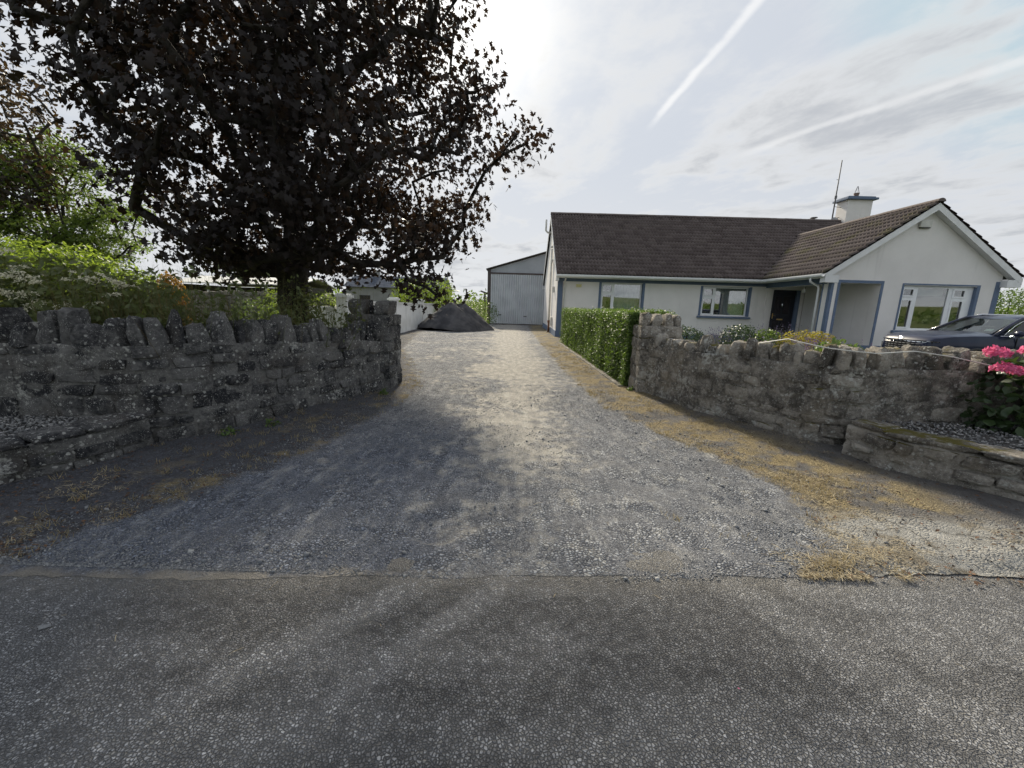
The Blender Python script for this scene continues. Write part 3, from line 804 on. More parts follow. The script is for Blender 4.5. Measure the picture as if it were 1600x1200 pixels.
# ------------------------------------------------------------------ stone walls
class Path:
    def __init__(s, pts, n=400):
        P = [np.array(p, float) for p in pts]
        P = [2 * P[0] - P[1]] + P + [2 * P[-1] - P[-2]]
        out = []
        for i in range(1, len(P) - 2):
            for q in np.linspace(0, 1, 40, endpoint=False):
                a0, a1, a2, a3 = P[i - 1:i + 3]
                out.append(0.5 * (2 * a1 + (a2 - a0) * q + (2 * a0 - 5 * a1 + 4 * a2 - a3) * q * q + (-a0 + 3 * a1 - 3 * a2 + a3) * q ** 3))
        out.append(P[-2])
        s.p = np.array(out)
        dl = np.linalg.norm(np.diff(s.p, axis=0), axis=1)
        s.l = np.concatenate([[0], np.cumsum(dl)])
        s.L = s.l[-1]
    def at(s, l):
        x = np.interp(l, s.l, s.p[:, 0]); y = np.interp(l, s.l, s.p[:, 1])
        e = 0.06
        tx = np.interp(l + e, s.l, s.p[:, 0]) - np.interp(l - e, s.l, s.p[:, 0])
        ty = np.interp(l + e, s.l, s.p[:, 1]) - np.interp(l - e, s.l, s.p[:, 1])
        k = math.hypot(tx, ty) or 1.0
        return float(x), float(y), float(tx / k), float(ty / k)

def stone_mesh(name, mat, taper=0.0, rnd=7.0, jit=0.05, cuts=3, seed=0):
    """a rough block one unit across, centred on the origin, its top narrowed by taper"""
    r = np.random.default_rng(seed)
    n = cuts + 1
    vid = {}; vs = []; fs = []
    def vert(a, b_, c_):
        kx = (a, b_, c_)
        if kx not in vid:
            vid[kx] = len(vs); vs.append((a / n - 0.5, b_ / n - 0.5, c_ / n - 0.5))
        return vid[kx]
    for ax in range(3):
        for sd_ in (0, n):
            for i in range(n):
                for j in range(n):
                    q = []
                    for (u, v) in ((i, j), (i + 1, j), (i + 1, j + 1), (i, j + 1)):
                        c_ = [u, v]; c_.insert(ax, sd_); q.append(vert(*c_))
                    if (sd_ == 0) != (ax == 1):
                        q = q[::-1]
                    fs.append(q)
    V = np.array(vs)
    nrm = (np.abs(V * 2) ** rnd).sum(1) ** (1 / rnd)
    V = V / np.maximum(nrm, 1e-6)[:, None] * np.abs(V * 2).max(1)[:, None]
    # skewed outline, chipped corners
    for _ in range(6):
        d_ = r.normal(size=3); d_ /= np.linalg.norm(d_)
        h_ = V @ d_; lim = h_.max() * r.uniform(0.74, 0.95)
        V -= np.clip(h_ - lim, 0, None)[:, None] * d_ * 0.9
    V[:, 0] += V[:, 2] * r.uniform(-0.16, 0.16)
    V[:, 2] += V[:, 0] * r.uniform(-0.10, 0.10)
    if taper:
        f = np.clip(V[:, 2] + 0.5, 0, 1)
        V[:, 0] = V[:, 0] * (1 - taper * f ** 1.6) + r.uniform(-0.12, 0.12) * f
        V[:, 1] *= (1 - 0.35 * taper * f ** 2)
    V += r.normal(size=V.shape) * jit * 0.45
    me = bpy.data.meshes.new(name)
    me.from_pydata(V.tolist(), [], fs)
    me.materials.append(mat)
    me.polygons.foreach_set('use_smooth', [True] * len(me.polygons))
    me.update()
    me.set_sharp_from_angle(angle=R(34))
    return me

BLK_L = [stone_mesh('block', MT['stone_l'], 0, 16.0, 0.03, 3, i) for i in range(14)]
BLK_R = [stone_mesh('block', MT['stone_r'], 0, 12.0, 0.045, 3, 40 + i) for i in range(14)]
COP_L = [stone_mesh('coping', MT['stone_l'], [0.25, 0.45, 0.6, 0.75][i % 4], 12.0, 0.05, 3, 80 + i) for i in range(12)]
COP_R = [stone_mesh('coping', MT['stone_r'], [0.12, 0.3, 0.42, 0.2][i % 4], 7.0, 0.06, 3, 120 + i) for i in range(12)]
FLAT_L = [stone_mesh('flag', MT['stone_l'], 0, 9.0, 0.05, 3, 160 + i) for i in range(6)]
FLAT_R = [stone_mesh('flag', MT['stone_r'], 0, 9.0, 0.05, 3, 180 + i) for i in range(6)]

def core(name, path, sgn, hfun, thick, mat, parent, zb=-0.08, amp=0.014, step=0.035, seed=3):
    """mortar mass of a wall: outer face on the path, body behind it"""
    n = int(path.L / step) + 1
    rows = 30
    V = []
    for i in range(n + 1):
        l = path.L * i / n
        x, y, tx, ty = path.at(l)
        ox, oy = -ty * sgn, tx * sgn
        h = hfun(l)
        prof = [(0.0, zb + (h - zb) * j / rows) for j in range(rows + 1)] + [(-thick * q / 4, h) for q in range(1, 5)] + [(-thick, zb)]
        for j, (of, z) in enumerate(prof):
            a_ = (vnoise(l * 9, z * 9 + j * 0.0, seed) - 0.5) * amp * 2 + (vnoise(l * 3, z * 3, seed + 1) - 0.5) * amp * 2 + (vnoise(l * 24, z * 24, seed + 5) - 0.5) * amp * 0.9
            zz = z + ((vnoise(l * 4, j * 1.7, seed + 2) - 0.5) * 0.03 if rows - 1 <= j < len(prof) - 1 else 0)
            V.append((x + ox * (of + a_), y + oy * (of + a_), zz))
    k_ = rows + 6
    F = []
    for i in range(n):
        for j in range(k_ - 1):
            q = [i * k_ + j, (i + 1) * k_ + j, (i + 1) * k_ + j + 1, i * k_ + j + 1]
            F.append(q if sgn < 0 else q[::-1])
    return np_mesh(name, V, F, mat, parent, smooth=True)

def face_stones(path, sgn, hfun, meshes, parent, r, courses=(0.13, 0.21), length=(0.18, 0.46), gap=(0.02, 0.05), proud=(0.010, 0.030), zb=0.0, l0=0.0, l1=None, skip=0.04, depth=0.16):
    l1 = l1 or path.L
    z = zb + 0.02
    while True:
        ch = r.uniform(*courses)
        l = l0 + r.uniform(0, 0.2)
        done = True
        while l < l1 - 0.08:
            ln = r.uniform(*length) * (1.35 if ch > 0.18 else 1.0)
            ln = min(ln, l1 - l)
            lm = l + ln / 2
            top = hfun(lm)
            hh = min(ch, top - z - 0.015)
            if hh > 0.07:
                done = False
                if r.random() > skip:
                    sub = [(z, hh)] if (hh < 0.17 or r.random() < 0.7) else [(z, hh * 0.5 - 0.01), (z + hh * 0.5 + 0.01, hh * 0.5 - 0.01)]
                    for (zz, h2) in sub:
                        x, y, tx, ty = path.at(lm)
                        ox, oy = -ty * sgn, tx * sgn
                        pr_ = r.uniform(*proud)
                        off = pr_ - depth / 2
                        dz_ = r.uniform(-0.012, 0.012)
                        inst('stone', meshes[r.integers(len(meshes))], parent,
                             (x + ox * off, y + oy * off, zz + h2 / 2 + dz_),
                             (r.uniform(-0.03, 0.03), r.uniform(-0.05, 0.05), math.atan2(ty, tx) + (math.pi if r.random() < 0.5 else 0)),
                             (ln * r.uniform(0.97, 1.05), depth, h2 * r.uniform(0.97, 1.08)))
            l += ln + r.uniform(*gap)
        if done:
            break
        z += ch + r.uniform(*gap)

def coping_row(path, sgn, hfun, meshes, parent, r, wd, ht, dep, l0, l1, lean=0.12, gap=(0.0, 0.05)):
    l = l0
    while l < l1:
        wdt = r.uniform(*wd)
        hgt = r.uniform(*ht)
        x, y, tx, ty = path.at(l + wdt / 2)
        ox, oy = -ty * sgn, tx * sgn
        dd = r.uniform(*dep)
        of = -dd / 2 + r.uniform(-0.02, 0.03)
        inst('coping_stone', meshes[r.integers(len(meshes))], parent, (x + ox * of, y + oy * of, hfun(l + wdt / 2) + hgt / 2 - 0.035),
             (r.uniform(-0.06, 0.06), r.uniform(-lean, lean), math.atan2(ty, tx) + r.uniform(-0.1, 0.1) + (math.pi if r.random() < 0.5 else 0)), (wdt * 1.04, dd, hgt))
        l += wdt + r.uniform(*gap)

# left wall
PL = Path([(-2.12, 6.62), (-2.42, 5.85), (-2.72, 5.15), (-2.97, 4.42), (-3.22, 3.93), (-3.55, 3.64), (-4.2, 3.60), (-5.2, 3.58), (-7.0, 3.56)])
hL = lambda l: 0.84 + 0.16 * min(l / 2.6, 1.0)
wl = empty('stone_wall', (-3.0, 4.4, 0))
wl_m = Matrix.Translation((3.0, -4.4, 0))
def under(root):
    """children are built in world coordinates"""
    e = Matrix.Translation(-Vector(root.location))
    for c_ in root.children:
        c_.matrix_parent_inverse = e
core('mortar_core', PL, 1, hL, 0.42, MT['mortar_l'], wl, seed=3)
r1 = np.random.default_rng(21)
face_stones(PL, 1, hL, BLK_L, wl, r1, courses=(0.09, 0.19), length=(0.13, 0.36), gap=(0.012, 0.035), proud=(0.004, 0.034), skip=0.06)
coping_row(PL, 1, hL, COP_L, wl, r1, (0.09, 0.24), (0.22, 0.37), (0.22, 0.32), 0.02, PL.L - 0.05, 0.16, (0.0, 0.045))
under(wl)
tag(wl, 'dark lichen-spotted stone wall with upright coping stones curving in from the left', 'stone wall')

# right wall
PR = Path([(2.28, 6.80), (2.42, 6.40), (2.60, 5.68), (2.84, 5.25), (3.08, 4.85), (3.32, 4.36), (3.62, 4.16), (4.3, 4.14), (5.4, 4.14), (8.6, 4.16)])
hR = lambda l: 0.88 + 0.05 * min(l / 3.0, 1.0) - 0.05 * max(0, min((l - 4) / 3, 1))
wr = empty('stone_wall', (3.2, 4.6, 0))
core('mortar_core', PR, -1, hR, 0.42, MT['mortar_r'], wr, seed=13, amp=0.018)
r2 = np.random.default_rng(33)
face_stones(PR, -1, hR, BLK_R, wr, r2, courses=(0.07, 0.16), length=(0.12, 0.36), gap=(0.010, 0.035), proud=(-0.006, 0.026), skip=0.08)
coping_row(PR, -1, hR, COP_R, wr, r2, (0.07, 0.19), (0.15, 0.28), (0.18, 0.32), 0.04, PR.L - 0.05, 0.25, (0.0, 0.03))
under(wr)
tag(wr, 'grey-brown mortared stone wall with rounded mossy coping stones on the right', 'stone wall')

# gate pillars
def pillar(x0, x1, y0, y1, h, meshes, mat, label, r, caps):
    root = empty('gate_pillar', ((x0 + x1) / 2, (y0 + y1) / 2, 0))
    m_ = MB()
    n = 10
    P = Path([(x0, y0), (x1, y0)])
    # mortar body: box with slightly uneven faces
    m_.box(x0 + 0.015, x1 - 0.015, y0 + 0.015, y1 - 0.015, -0.08, h)
    m_.build('mortar_core', mat, root)
    z = 0.0
    while z < h - 0.06:
        ch = min(r.uniform(0.17, 0.30), h - z)
        for (ax0, ay0, ax1, ay1, nx_, ny_) in ((x0, y0, x1, y0, 0, -1), (x1, y0, x1, y1, 1, 0), (x0, y1, x0, y0, -1, 0), (x1, y1, x0, y1, 0, 1)):
            L_ = math.hypot(ax1 - ax0, ay1 - ay0)
            l = 0.0
            while l < L_ - 0.05:
                ln = min(r.uniform(0.2, 0.46), L_ - l)
                if L_ - l - ln < 0.12: ln = L_ - l
                f = (l + ln / 2) / L_
                of = -0.058 + r.uniform(0.0, 0.012)
                inst('stone', meshes[r.integers(len(meshes))], root,
                     (ax0 + (ax1 - ax0) * f + nx_ * of, ay0 + (ay1 - ay0) * f + ny_ * of, z + ch / 2),
                     (0, r.uniform(-0.03, 0.03), math.atan2(ay1 - ay0, ax1 - ax0)), (ln * 0.98, 0.13, ch * 0.97))
                l += ln
        z += ch
    for (cx, cy, wx, wy, hz, me) in caps:
        inst('coping_stone', me, root, (cx, cy, h + hz / 2 - 0.02), (r.uniform(-.04, .04), r.uniform(-.06, .06), r.uniform(-.1, .1)), (wx, wy, hz))
    under(root)
    tag(root, label, 'gate pillar')
    return root
rp_ = np.random.default_rng(8)
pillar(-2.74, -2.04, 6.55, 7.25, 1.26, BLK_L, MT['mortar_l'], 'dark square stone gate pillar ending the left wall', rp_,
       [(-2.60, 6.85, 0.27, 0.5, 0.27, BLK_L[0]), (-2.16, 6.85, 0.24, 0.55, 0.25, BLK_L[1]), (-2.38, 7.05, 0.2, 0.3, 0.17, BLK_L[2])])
pillar(2.17, 2.86, 6.78, 7.30, 1.20, BLK_R, MT['mortar_r'], 'mossy grey stone gate pillar at the corner of the privet hedge', rp_,
       [(2.26, 6.95, 0.17, 0.3, 0.24, COP_R[0]), (2.44, 6.97, 0.18, 0.33, 0.22, COP_R[1]), (2.63, 6.95, 0.17, 0.3, 0.23, COP_R[2]), (2.79, 6.97, 0.15, 0.3, 0.21, COP_R[3])])

# raised planting ledges in front of both walls
def ledge(pts, sgn, h, meshes, flats, mat, label, bed, blabel, r):
    P = Path(pts)
    hf = lambda l: h - 0.02 * l
    root = empty('stone_ledge', (pts[1][0], pts[1][1], 0))
    core('mortar_core', P, sgn, lambda l: hf(l) - 0.05, 0.3, mat, root, seed=31, amp=0.02)
    face_stones(P, sgn, lambda l: hf(l) - 0.05, meshes, root, r, courses=(0.06, 0.12), length=(0.10, 0.30), gap=(0.010, 0.03), proud=(0.0, 0.05))
    l = 0.02
    while l < P.L:
        ln = r.uniform(0.28, 0.6)
        x, y, tx, ty = P.at(l + ln / 2)
        ox, oy = -ty * sgn, tx * sgn
        inst('flagstone', flats[r.integers(len(flats))], root, (x - ox * 0.13, y - oy * 0.13, hf(l) - 0.025),
             (r.uniform(-.02, .02), r.uniform(-.03, .03), math.atan2(ty, tx)), (ln * 1.02, 0.30, 0.06))
        l += ln + 0.015
    under(root)
    tag(root, label, 'ledge')
    m_ = MB(); m_.add([(x, y, h - 0.045 - 0.01 * i) for i, (x, y) in enumerate(bed)], [tuple(range(len(bed)))])
    b_ = m_.build('gravel_bed', MT['bedgravel']); tag(b_, kind='structure')
    # loose pebbles on the bed
    lo = np.min(np.array(bed), 0); hi = np.max(np.array(bed), 0)
    pts_ = []
    poly = np.array(bed)
    q = r.random((26000, 2)) * (hi - lo) + lo
    ins = np.zeros(len(q), bool)
    j = len(poly) - 1
    for i in range(len(poly)):
        xi, yi = poly[i]; xj, yj = poly[j]
        ins ^= ((yi > q[:, 1]) != (yj > q[:, 1])) & (q[:, 0] < (xj - xi) * (q[:, 1] - yi) / (yj - yi + 1e-12) + xi)
        j = i
    q = q[ins][:9000]
    n = len(q)
    Rm = rot_from(r.normal(size=(n, 3)) + [0, 0, 1.5], r.random(n) * 6.28)
    S = (0.008 + 0.016 * r.random((n, 1)) ** 2) * np.array([[1.1, 0.85, 0.7]])
    V, F = scatter(ROCK_V, ROCK_F, np.c_[q, np.full(n, h - 0.055)], Rm, S)
    o_ = np_mesh('bed_pebbles', V, F, MT['bedpebble'], kind='stuff')
    tag(o_, blabel, 'gravel')
rl_ = np.random.default_rng(77)
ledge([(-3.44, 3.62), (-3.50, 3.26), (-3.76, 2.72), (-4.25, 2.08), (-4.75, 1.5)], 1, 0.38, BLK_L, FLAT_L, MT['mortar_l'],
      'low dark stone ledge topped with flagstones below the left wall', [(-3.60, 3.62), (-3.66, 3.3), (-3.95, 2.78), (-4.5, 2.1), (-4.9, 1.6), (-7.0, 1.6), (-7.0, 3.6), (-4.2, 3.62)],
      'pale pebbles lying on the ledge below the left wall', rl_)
ledge([(3.44, 3.92), (3.57, 3.45), (3.82, 3.13), (4.04, 2.88), (4.80, 2.08), (5.3, 1.55)], -1, 0.43, BLK_R, FLAT_R, MT['mortar_r'],
      'low rough stone ledge stepping down below the right wall', [(3.60, 4.12), (3.76, 3.55), (4.0, 3.25), (4.25, 3.0), (5.0, 2.2), (5.5, 1.6), (8.0, 1.6), (8.0, 4.1), (4.3, 4.12)],
      'pale pebbles lying on the ledge under the pink hydrangea', rl_)

# ------------------------------------------------------------------ loose stuff on the ground
r = np.random.default_rng(101)
n = 60000
y = 1.93 + 5.5 * r.random(n) ** 2.2
u = r.random(n)
x = XL(y) - 0.35 + (XR(y) - XL(y) + 0.7) * u
keep = (vnoise(x * 2.2, y * 2.2, 5) * 0.65 + vnoise(x * 0.9, y * 0.9, 6) * 0.5 - 0.22 * np.exp(-1.6 * (x - 0.1) ** 2) + 0.3 * r.random(n)) > 0.62
keep &= y > road_edge(x) - 0.05 * r.random(n)
x, y = x[keep], y[keep]
n = len(x)
S = (0.003 + 0.006 * r.random(n) ** 3)
big = r.random(n) < 0.006
S[big] = 0.010 + 0.012 * r.random(big.sum())
S = S[:, None] * np.array([[1.15, 0.9, 0.75]])
P = np.c_[x, y, drive_z(x, y) + S[:, 2] * 0.35]
V, F = scatter(ROCK_V, ROCK_F, P, rot_from(r.normal(size=(n, 3)) + [0, 0, 1.0], r.random(n) * 6.28), S)
tag(np_mesh('loose_gravel', V, F, MT['pebble'], kind='stuff'), 'loose grey limestone chippings scattered on the driveway', 'gravel')

# straw and dead grass on the verges: thin bent blades lying flat
def lying(n, xf, zoff=0.006, ln=(0.02, 0.09), wd=0.0011, r=r):
    P = xf
    n = len(P)
    L = r.uniform(ln[0], ln[1], n) * (0.6 + 0.8 * r.random(n))
    tv = np.array([(-0.5, -1, 0), (0, -1, 0.10), (0.5, -0.6, 0), (-0.5, 1, 0), (0, 1, 0.10), (0.5, 0.6, 0)])
    tf = np.array([(0, 1, 4, 3), (1, 2, 5, 4)])
    S = np.c_[L, np.full(n, wd) * r.uniform(0.6, 1.6, n), L * 0.8]
    nn = r.normal(size=(n, 3)) * 0.16 + [0, 0, 1]
    return scatter(tv, tf, P, rot_from(nn, r.random(n) * 6.28), S)
def verge_points(n, side, r, near=2.3):
    y = 2.0 + (14.0 if side > 0 else 9.0) * r.random(n) ** near
    if side > 0:
        a_, b_ = XR(y) - 0.05, WR(y) - 0.02
    else:
        a_, b_ = WL(y) + 0.02, XL(y) + 0.08
    f = r.random(n)
    x = a_ + (b_ - a_) * f
    return x, y, f
x, y, f = verge_points(26000, 1, r)
k_ = (vnoise(x * 2.5, y * 2.5, 15) + 0.5 * vnoise(x * 8, y * 8, 16) - 0.35 * np.clip((f - 0.65) * 2, 0, 1)) > 0.68
k_ &= ~((x > 2.3) & (y < 2.62) & (r.random(len(x)) < 0.9))
x, y = x[k_], y[k_]
Z = drive_z(x, y) + 0.008 + 0.012 * r.random(len(x))
p1_ = lying(0, np.c_[x, y, Z], ln=(0.015, 0.07))
x, y, f = verge_points(14000, -1, r)
k_ = (vnoise(x * 2.5, y * 2.5, 25) + 0.5 * vnoise(x * 8, y * 8, 26) - 0.5 * np.clip((0.45 - f) * 2, 0, 1)) > 0.84
x, y = x[k_], y[k_]
p2_ = lying(0, np.c_[x, y, drive_z(x, y) + 0.008 + 0.01 * r.random(len(x))], ln=(0.012, 0.06))
# straw heap against the road edge by the apron, a few stalks on the gravel and road
q = 420
a_ = r.normal(size=(q, 2)) * [0.20, 0.06] + [2.0, 2.16]
a2 = r.normal(size=(260, 2)) * [0.16, 0.05] + [2.28, 2.27]
a3 = np.c_[r.uniform(-2.6, 3.2, 40), 1.4 + 2.0 * r.random(40)]
a_ = np.r_[a_, a2, a3]
za = 0.0 + np.where(a_[:, 1] > road_edge(a_[:, 0]), drive_z(a_[:, 0], a_[:, 1]) + 0.006, 0.002) + 0.006
p3_ = lying(0, np.c_[a_, za], ln=(0.02, 0.09))
V, F = join(p1_, p2_, p3_)
tag(np_mesh('dead_straw', V, F, MT['straw'], kind='stuff'), 'dead straw and dry grass lying along the verges', 'straw')
# leaf litter and dark debris at the left wall foot
x, y, f = verge_points(2600, -1, r)
P = np.c_[x, y, drive_z(x, y) + 0.012]
V, F = leaves(P, np.tile([0, 0, 1.0], (len(P), 1)), 0.024, DIA_V, DIA_F, 0.9, 0.25, r)
x, y, f = verge_points(1800, 1, r)
P = np.c_[x, y, drive_z(x, y) + 0.012]
V, F = join((V, F), leaves(P, np.tile([0, 0, 1.0], (len(P), 1)), 0.028, DIA_V, DIA_F, 0.9, 0.25, r))
tag(np_mesh('leaf_litter', V, F, MT['litter'], kind='stuff'), 'brown leaf litter lying at the foot of the walls', 'leaf litter')
# dry standing tufts
def tufts(C, per, h, spread, r, mat_w=0.004):
    n = len(C) * per
    P = np.repeat(C, per, 0) + np.c_[r.normal(size=(n, 2)) * spread, np.zeros(n)]
    th = r.random(n) * 6.28
    lean = r.normal(size=(n, 2)) * 0.45
    z = np.c_[lean, np.ones(n)]; z /= np.linalg.norm(z, axis=1, keepdims=True)
    Rm = rot_from(z, th)
    S = np.c_[np.full(n, mat_w), h * r.uniform(0.4, 1.0, n) * 0.6, h * r.uniform(0.5, 1.2, n)]
    return scatter(BLADE_V, BLADE_F, P, Rm, S)
x, y, f = verge_points(900, 1, r, 1.25)
k_ = (vnoise(x * 2.5, y * 2.5, 15) > 0.45) & (f < 0.75) & ~((x > 2.3) & (y < 2.85))
a_ = tufts(np.c_[x, y, drive_z(x, y)][k_], 16, 0.05, 0.025, r)
x, y, f = verge_points(160, -1, r, 1.6)
b_ = tufts(np.c_[x, y, drive_z(x, y)], 14, 0.05, 0.025, r)
c_ = tufts(np.array([[1.42, 2.42, 0.0], [1.95, 2.12, 0.02], [2.03, 2.15, 0.02], [1.88, 2.10, 0.02], [1.2, 2.62, 0], [1.55, 2.36, 0]]), 26, 0.05, 0.035, r, 0.003)
V, F = join(a_, b_, c_)
tag(np_mesh('dry_grass', V, F, MT['tuft'], kind='stuff'), 'tufts of dry yellow grass standing along the verges', 'grass')
# bits on the road
m_ = MB()
for (px_, py_, sz) in ((-2.05, 1.52, 0.022), (-1.35, 1.14, 0.012), (-2.0, 1.15, 0.01)):
    m_ = MB(); v = np.array(ROCK_V) * [sz * 1.4, sz, sz * 0.5] + [px_, py_, sz * 0.3]
    m_.add(v.tolist(), ROCK_F)
    tag(m_.build('pebble', MT['pebble']), {-2.05: 'largest pale pebble lying on the road at the left', -1.35: 'small pale pebble on the road, nearest the bottom edge', -2.0: 'small pale pebble on the road at the far lower left'}[px_], 'pebble', 'pebbles on the road')
v, f = leaves(np.array([[0.93, 1.31, 0.012]]), np.array([[0, 0, 1.0]]), 0.016, OVAL_V, OVAL_F, 0.9, 0.1, r)
tag(np_mesh('petal', v, f, MT['pink']), 'single pink petal lying on the dark road', 'petal')
# ------------------------------------------------------------------ bungalow (local s along the front, t into the plot, z up)
HX, HY, PHI = 2.0267, 19.3484, -0.0061
house = empty('bungalow', (HX, HY, 0), PHI)
tag(house, 'cream bungalow with blue trim, brown tiled roof and front gable wing', 'house')
def hw(s, t, z):
    c, q = math.cos(PHI), math.sin(PHI)
    return (HX + c * s - q * t, HY + q * s + c * t, z)
LM, DM, ZE, OH = 18.5, 9.352, 3.0, 0.45
ZR = 6.63
SW, WW, PW = 9.784, 6.239, 3.952
SE = SW + WW
SR = SW + WW / 2
WZR = 5.494
GM = (ZR - ZE) / (DM / 2 + OH)
GW = (WZR - ZE) / (WW / 2 + OH)

def panel(m_, plane, c, inn, a0, a1, z0, z1, ops=(), top=None):
    """wall sheet with thickness: plane 't' (runs along s) or 's' (runs along t); c outer face, inn inner face; ops (a0,a1,z0,z1)"""
    A = sorted(set([a0, a1] + [o_[0] for o_ in ops] + [o_[1] for o_ in ops]))
    Z = sorted(set([z0, z1] + [o_[2] for o_ in ops] + [o_[3] for o_ in ops]))
    A = [q for q in A if a0 <= q <= a1]; Z = [q for q in Z if z0 <= q <= z1]
    def P(a_, z_, d_):
        return (a_, d_, z_) if plane == 't' else (d_, a_, z_)
    def solid(i, j):
        if i < 0 or j < 0 or i >= len(A) - 1 or j >= len(Z) - 1:
            return False
        am, zm = (A[i] + A[i + 1]) / 2, (Z[j] + Z[j + 1]) / 2
        return not any(o_[0] < am < o_[1] and o_[2] < zm < o_[3] for o_ in ops)
    for i in range(len(A) - 1):
        for j in range(len(Z) - 1):
            if not solid(i, j):
                continue
            x0, x1, y0, y1 = A[i], A[i + 1], Z[j], Z[j + 1]
            for d_ in (c, inn):
                m_.add([P(x0, y0, d_), P(x1, y0, d_), P(x1, y1, d_), P(x0, y1, d_)], [(0, 1, 2, 3)])
            for (ni, nj, e) in ((i - 1, j, ((x0, y0), (x0, y1))), (i + 1, j, ((x1, y0), (x1, y1))), (i, j - 1, ((x0, y0), (x1, y0))), (i, j + 1, ((x0, y1), (x1, y1)))):
                if not solid(ni, nj):
                    (p0, p1) = e
                    m_.add([P(*p0, c), P(*p1, c), P(*p1, inn), P(*p0, inn)], [(0, 1, 2, 3)])
    return m_

W1 = (2.06, 4.0, 1.22, 2.66)
W2 = (6.84, 9.02, 1.27, 2.62)
W3 = (12.48, 15.17, 0.98, 2.63)
DR = (10.16, 11.46, 0.30, 2.56)
PF = (10.12, 11.62, 0.30, 2.66)
# walls, one mesh per elevation
panel(MB(), 't', 0, 0.3, 0, 1, 0, 1)
def wallpart(fn):
    m_ = MB(); fn(m_); return m_.build('wall', MT['render'], house)
def front(m_):
    panel(m_, 't', 0.0, 0.28, 0.0, SW + 0.02, 0.0, 3.0, (W1, W2))
    panel(m_, 't', 0.0, 0.28, SW + 0.02, 11.60, 0.0, 3.0, (DR,))
wallpart(front)
def gable_left(m_):
    m_.prism([(0.0, 0.0), (DM, 0.0), (DM, 3.25), (DM / 2, ZR - 0.10), (0.0, 3.25)], 0, 0.0, 0.25)
wallpart(gable_left)
wallpart(lambda m_: m_.prism([(0.0, 0.0), (DM, 0.0), (DM, 3.25), (DM / 2, ZR - 0.10), (0.0, 3.25)], 0, LM - 0.25, LM))
wallpart(lambda m_: m_.box(0.25, LM - 0.25, DM - 0.25, DM, 0, 3.2))
wallpart(lambda m_: m_.box(SE, LM - 0.25, 0.0, 0.25, 0, 3.2))
def wing_front(m_):
    panel(m_, 't', -PW, -PW + 0.28, SW, SE, 0.0, 3.0, (PF, W3))
    m_.prism([(SW, 3.0), (SE, 3.0), (SE, 3.25), (SR, WZR - 0.08), (SW, 3.25)], 1, -PW, -PW + 0.28)
wallpart(wing_front)
wallpart(lambda m_: panel(m_, 's', SW, SW + 0.22, -PW + 0.28, -0.002, 0.0, 3.0, ((-PW + 0.42, -0.10, 0.30, 2.62),)))
wallpart(lambda m_: m_.box(11.62, 11.84, -PW + 0.28, -0.002, 0.0, 3.0))          # room wall inside the porch
wallpart(lambda m_: m_.box(SE - 0.28, SE, -PW + 0.28, -0.002, 0.0, 3.2))
m_ = MB(); m_.box(SW + 0.22, 11.62, -PW + 0.28, -0.002, 0.0, 0.30); m_.build('porch_floor', MT['concrete'], house)
m_ = MB(); m_.box(SW + 0.22, 11.62, -PW + 0.28, -0.002, 2.72, 2.80); m_.build('porch_ceiling', MT['upvc'], house)
m_ = MB(); m_.box(0.4, 11.5, 3.6, 3.7, 0.1, 3.0); m_.box(11.9, 15.7, -0.6, -0.5, 0.1, 3.0); m_.box(0.3, LM - 0.3, 0.3, DM - 0.3, 0.30, 0.34); m_.box(11.9, 15.7, -3.6, -0.55, 0.30, 0.34)
m_.build('inner_partition', MT['dark'], house)

# blue paint: corner strips, band under the eaves, plinth, surrounds (12 mm proud)
PRD = 0.012
def strip_t(name, s0, s1, z0, z1, tt=0.0, pr=PRD):
    m_ = MB(); m_.box(s0, s1, tt - pr, tt + 0.004, z0, z1); return m_.build(name, MT['blue'], house)
def strip_s(name, t0, t1, z0, z1, ss, pr=PRD):
    m_ = MB(); m_.box(ss - pr, ss + 0.004, t0, t1, z0, z1); return m_.build(name, MT['blue'], house)
strip_t('corner_strip', 0.0, 0.24, 0.36, 2.68)
strip_t('eaves_band', 0.0, SW - 0.014, 2.68, 2.84)
strip_s('eaves_band', -PW + 0.20, -0.014, 2.62, 2.84, SW)
strip_t('corner_strip', SW - 0.012, SW + 0.10, 0.36, 2.80, -PW)
strip_s('corner_strip', -PW, -PW + 0.12, 0.36, 2.84, SW)
strip_s('corner_strip', -PW + 0.36, -PW + 0.42, 0.36, 2.62, SW)
strip_t('opening_surround', PF[0], PF[0] + 0.0, 0, 0) if False else None
strip_t('opening_surround', PF[0] - 0.10, PF[0], 0.36, 2.66, -PW)
strip_t('opening_surround', PF[1], PF[1] + 0.10, 0.36, 2.66, -PW)
strip_t('opening_surround', PF[0] - 0.10, PF[1] + 0.10, 2.66, 2.76, -PW)
strip_t('corner_strip', SE - 0.20, SE, 0.36, 2.84, -PW)
strip_t('plinth', 0.0, SW - 0.03, -0.05, 0.36, 0.0, 0.022)
strip_t('plinth', SW - 0.022, SE + 0.012, -0.05, 0.36, -PW, 0.022)
strip_s('plinth', -PW + 0.004, -0.024, -0.05, 0.30, SW, 0.022)
strip_s('plinth', 0.0, DM, -0.05, 0.36, 0.0, 0.022)

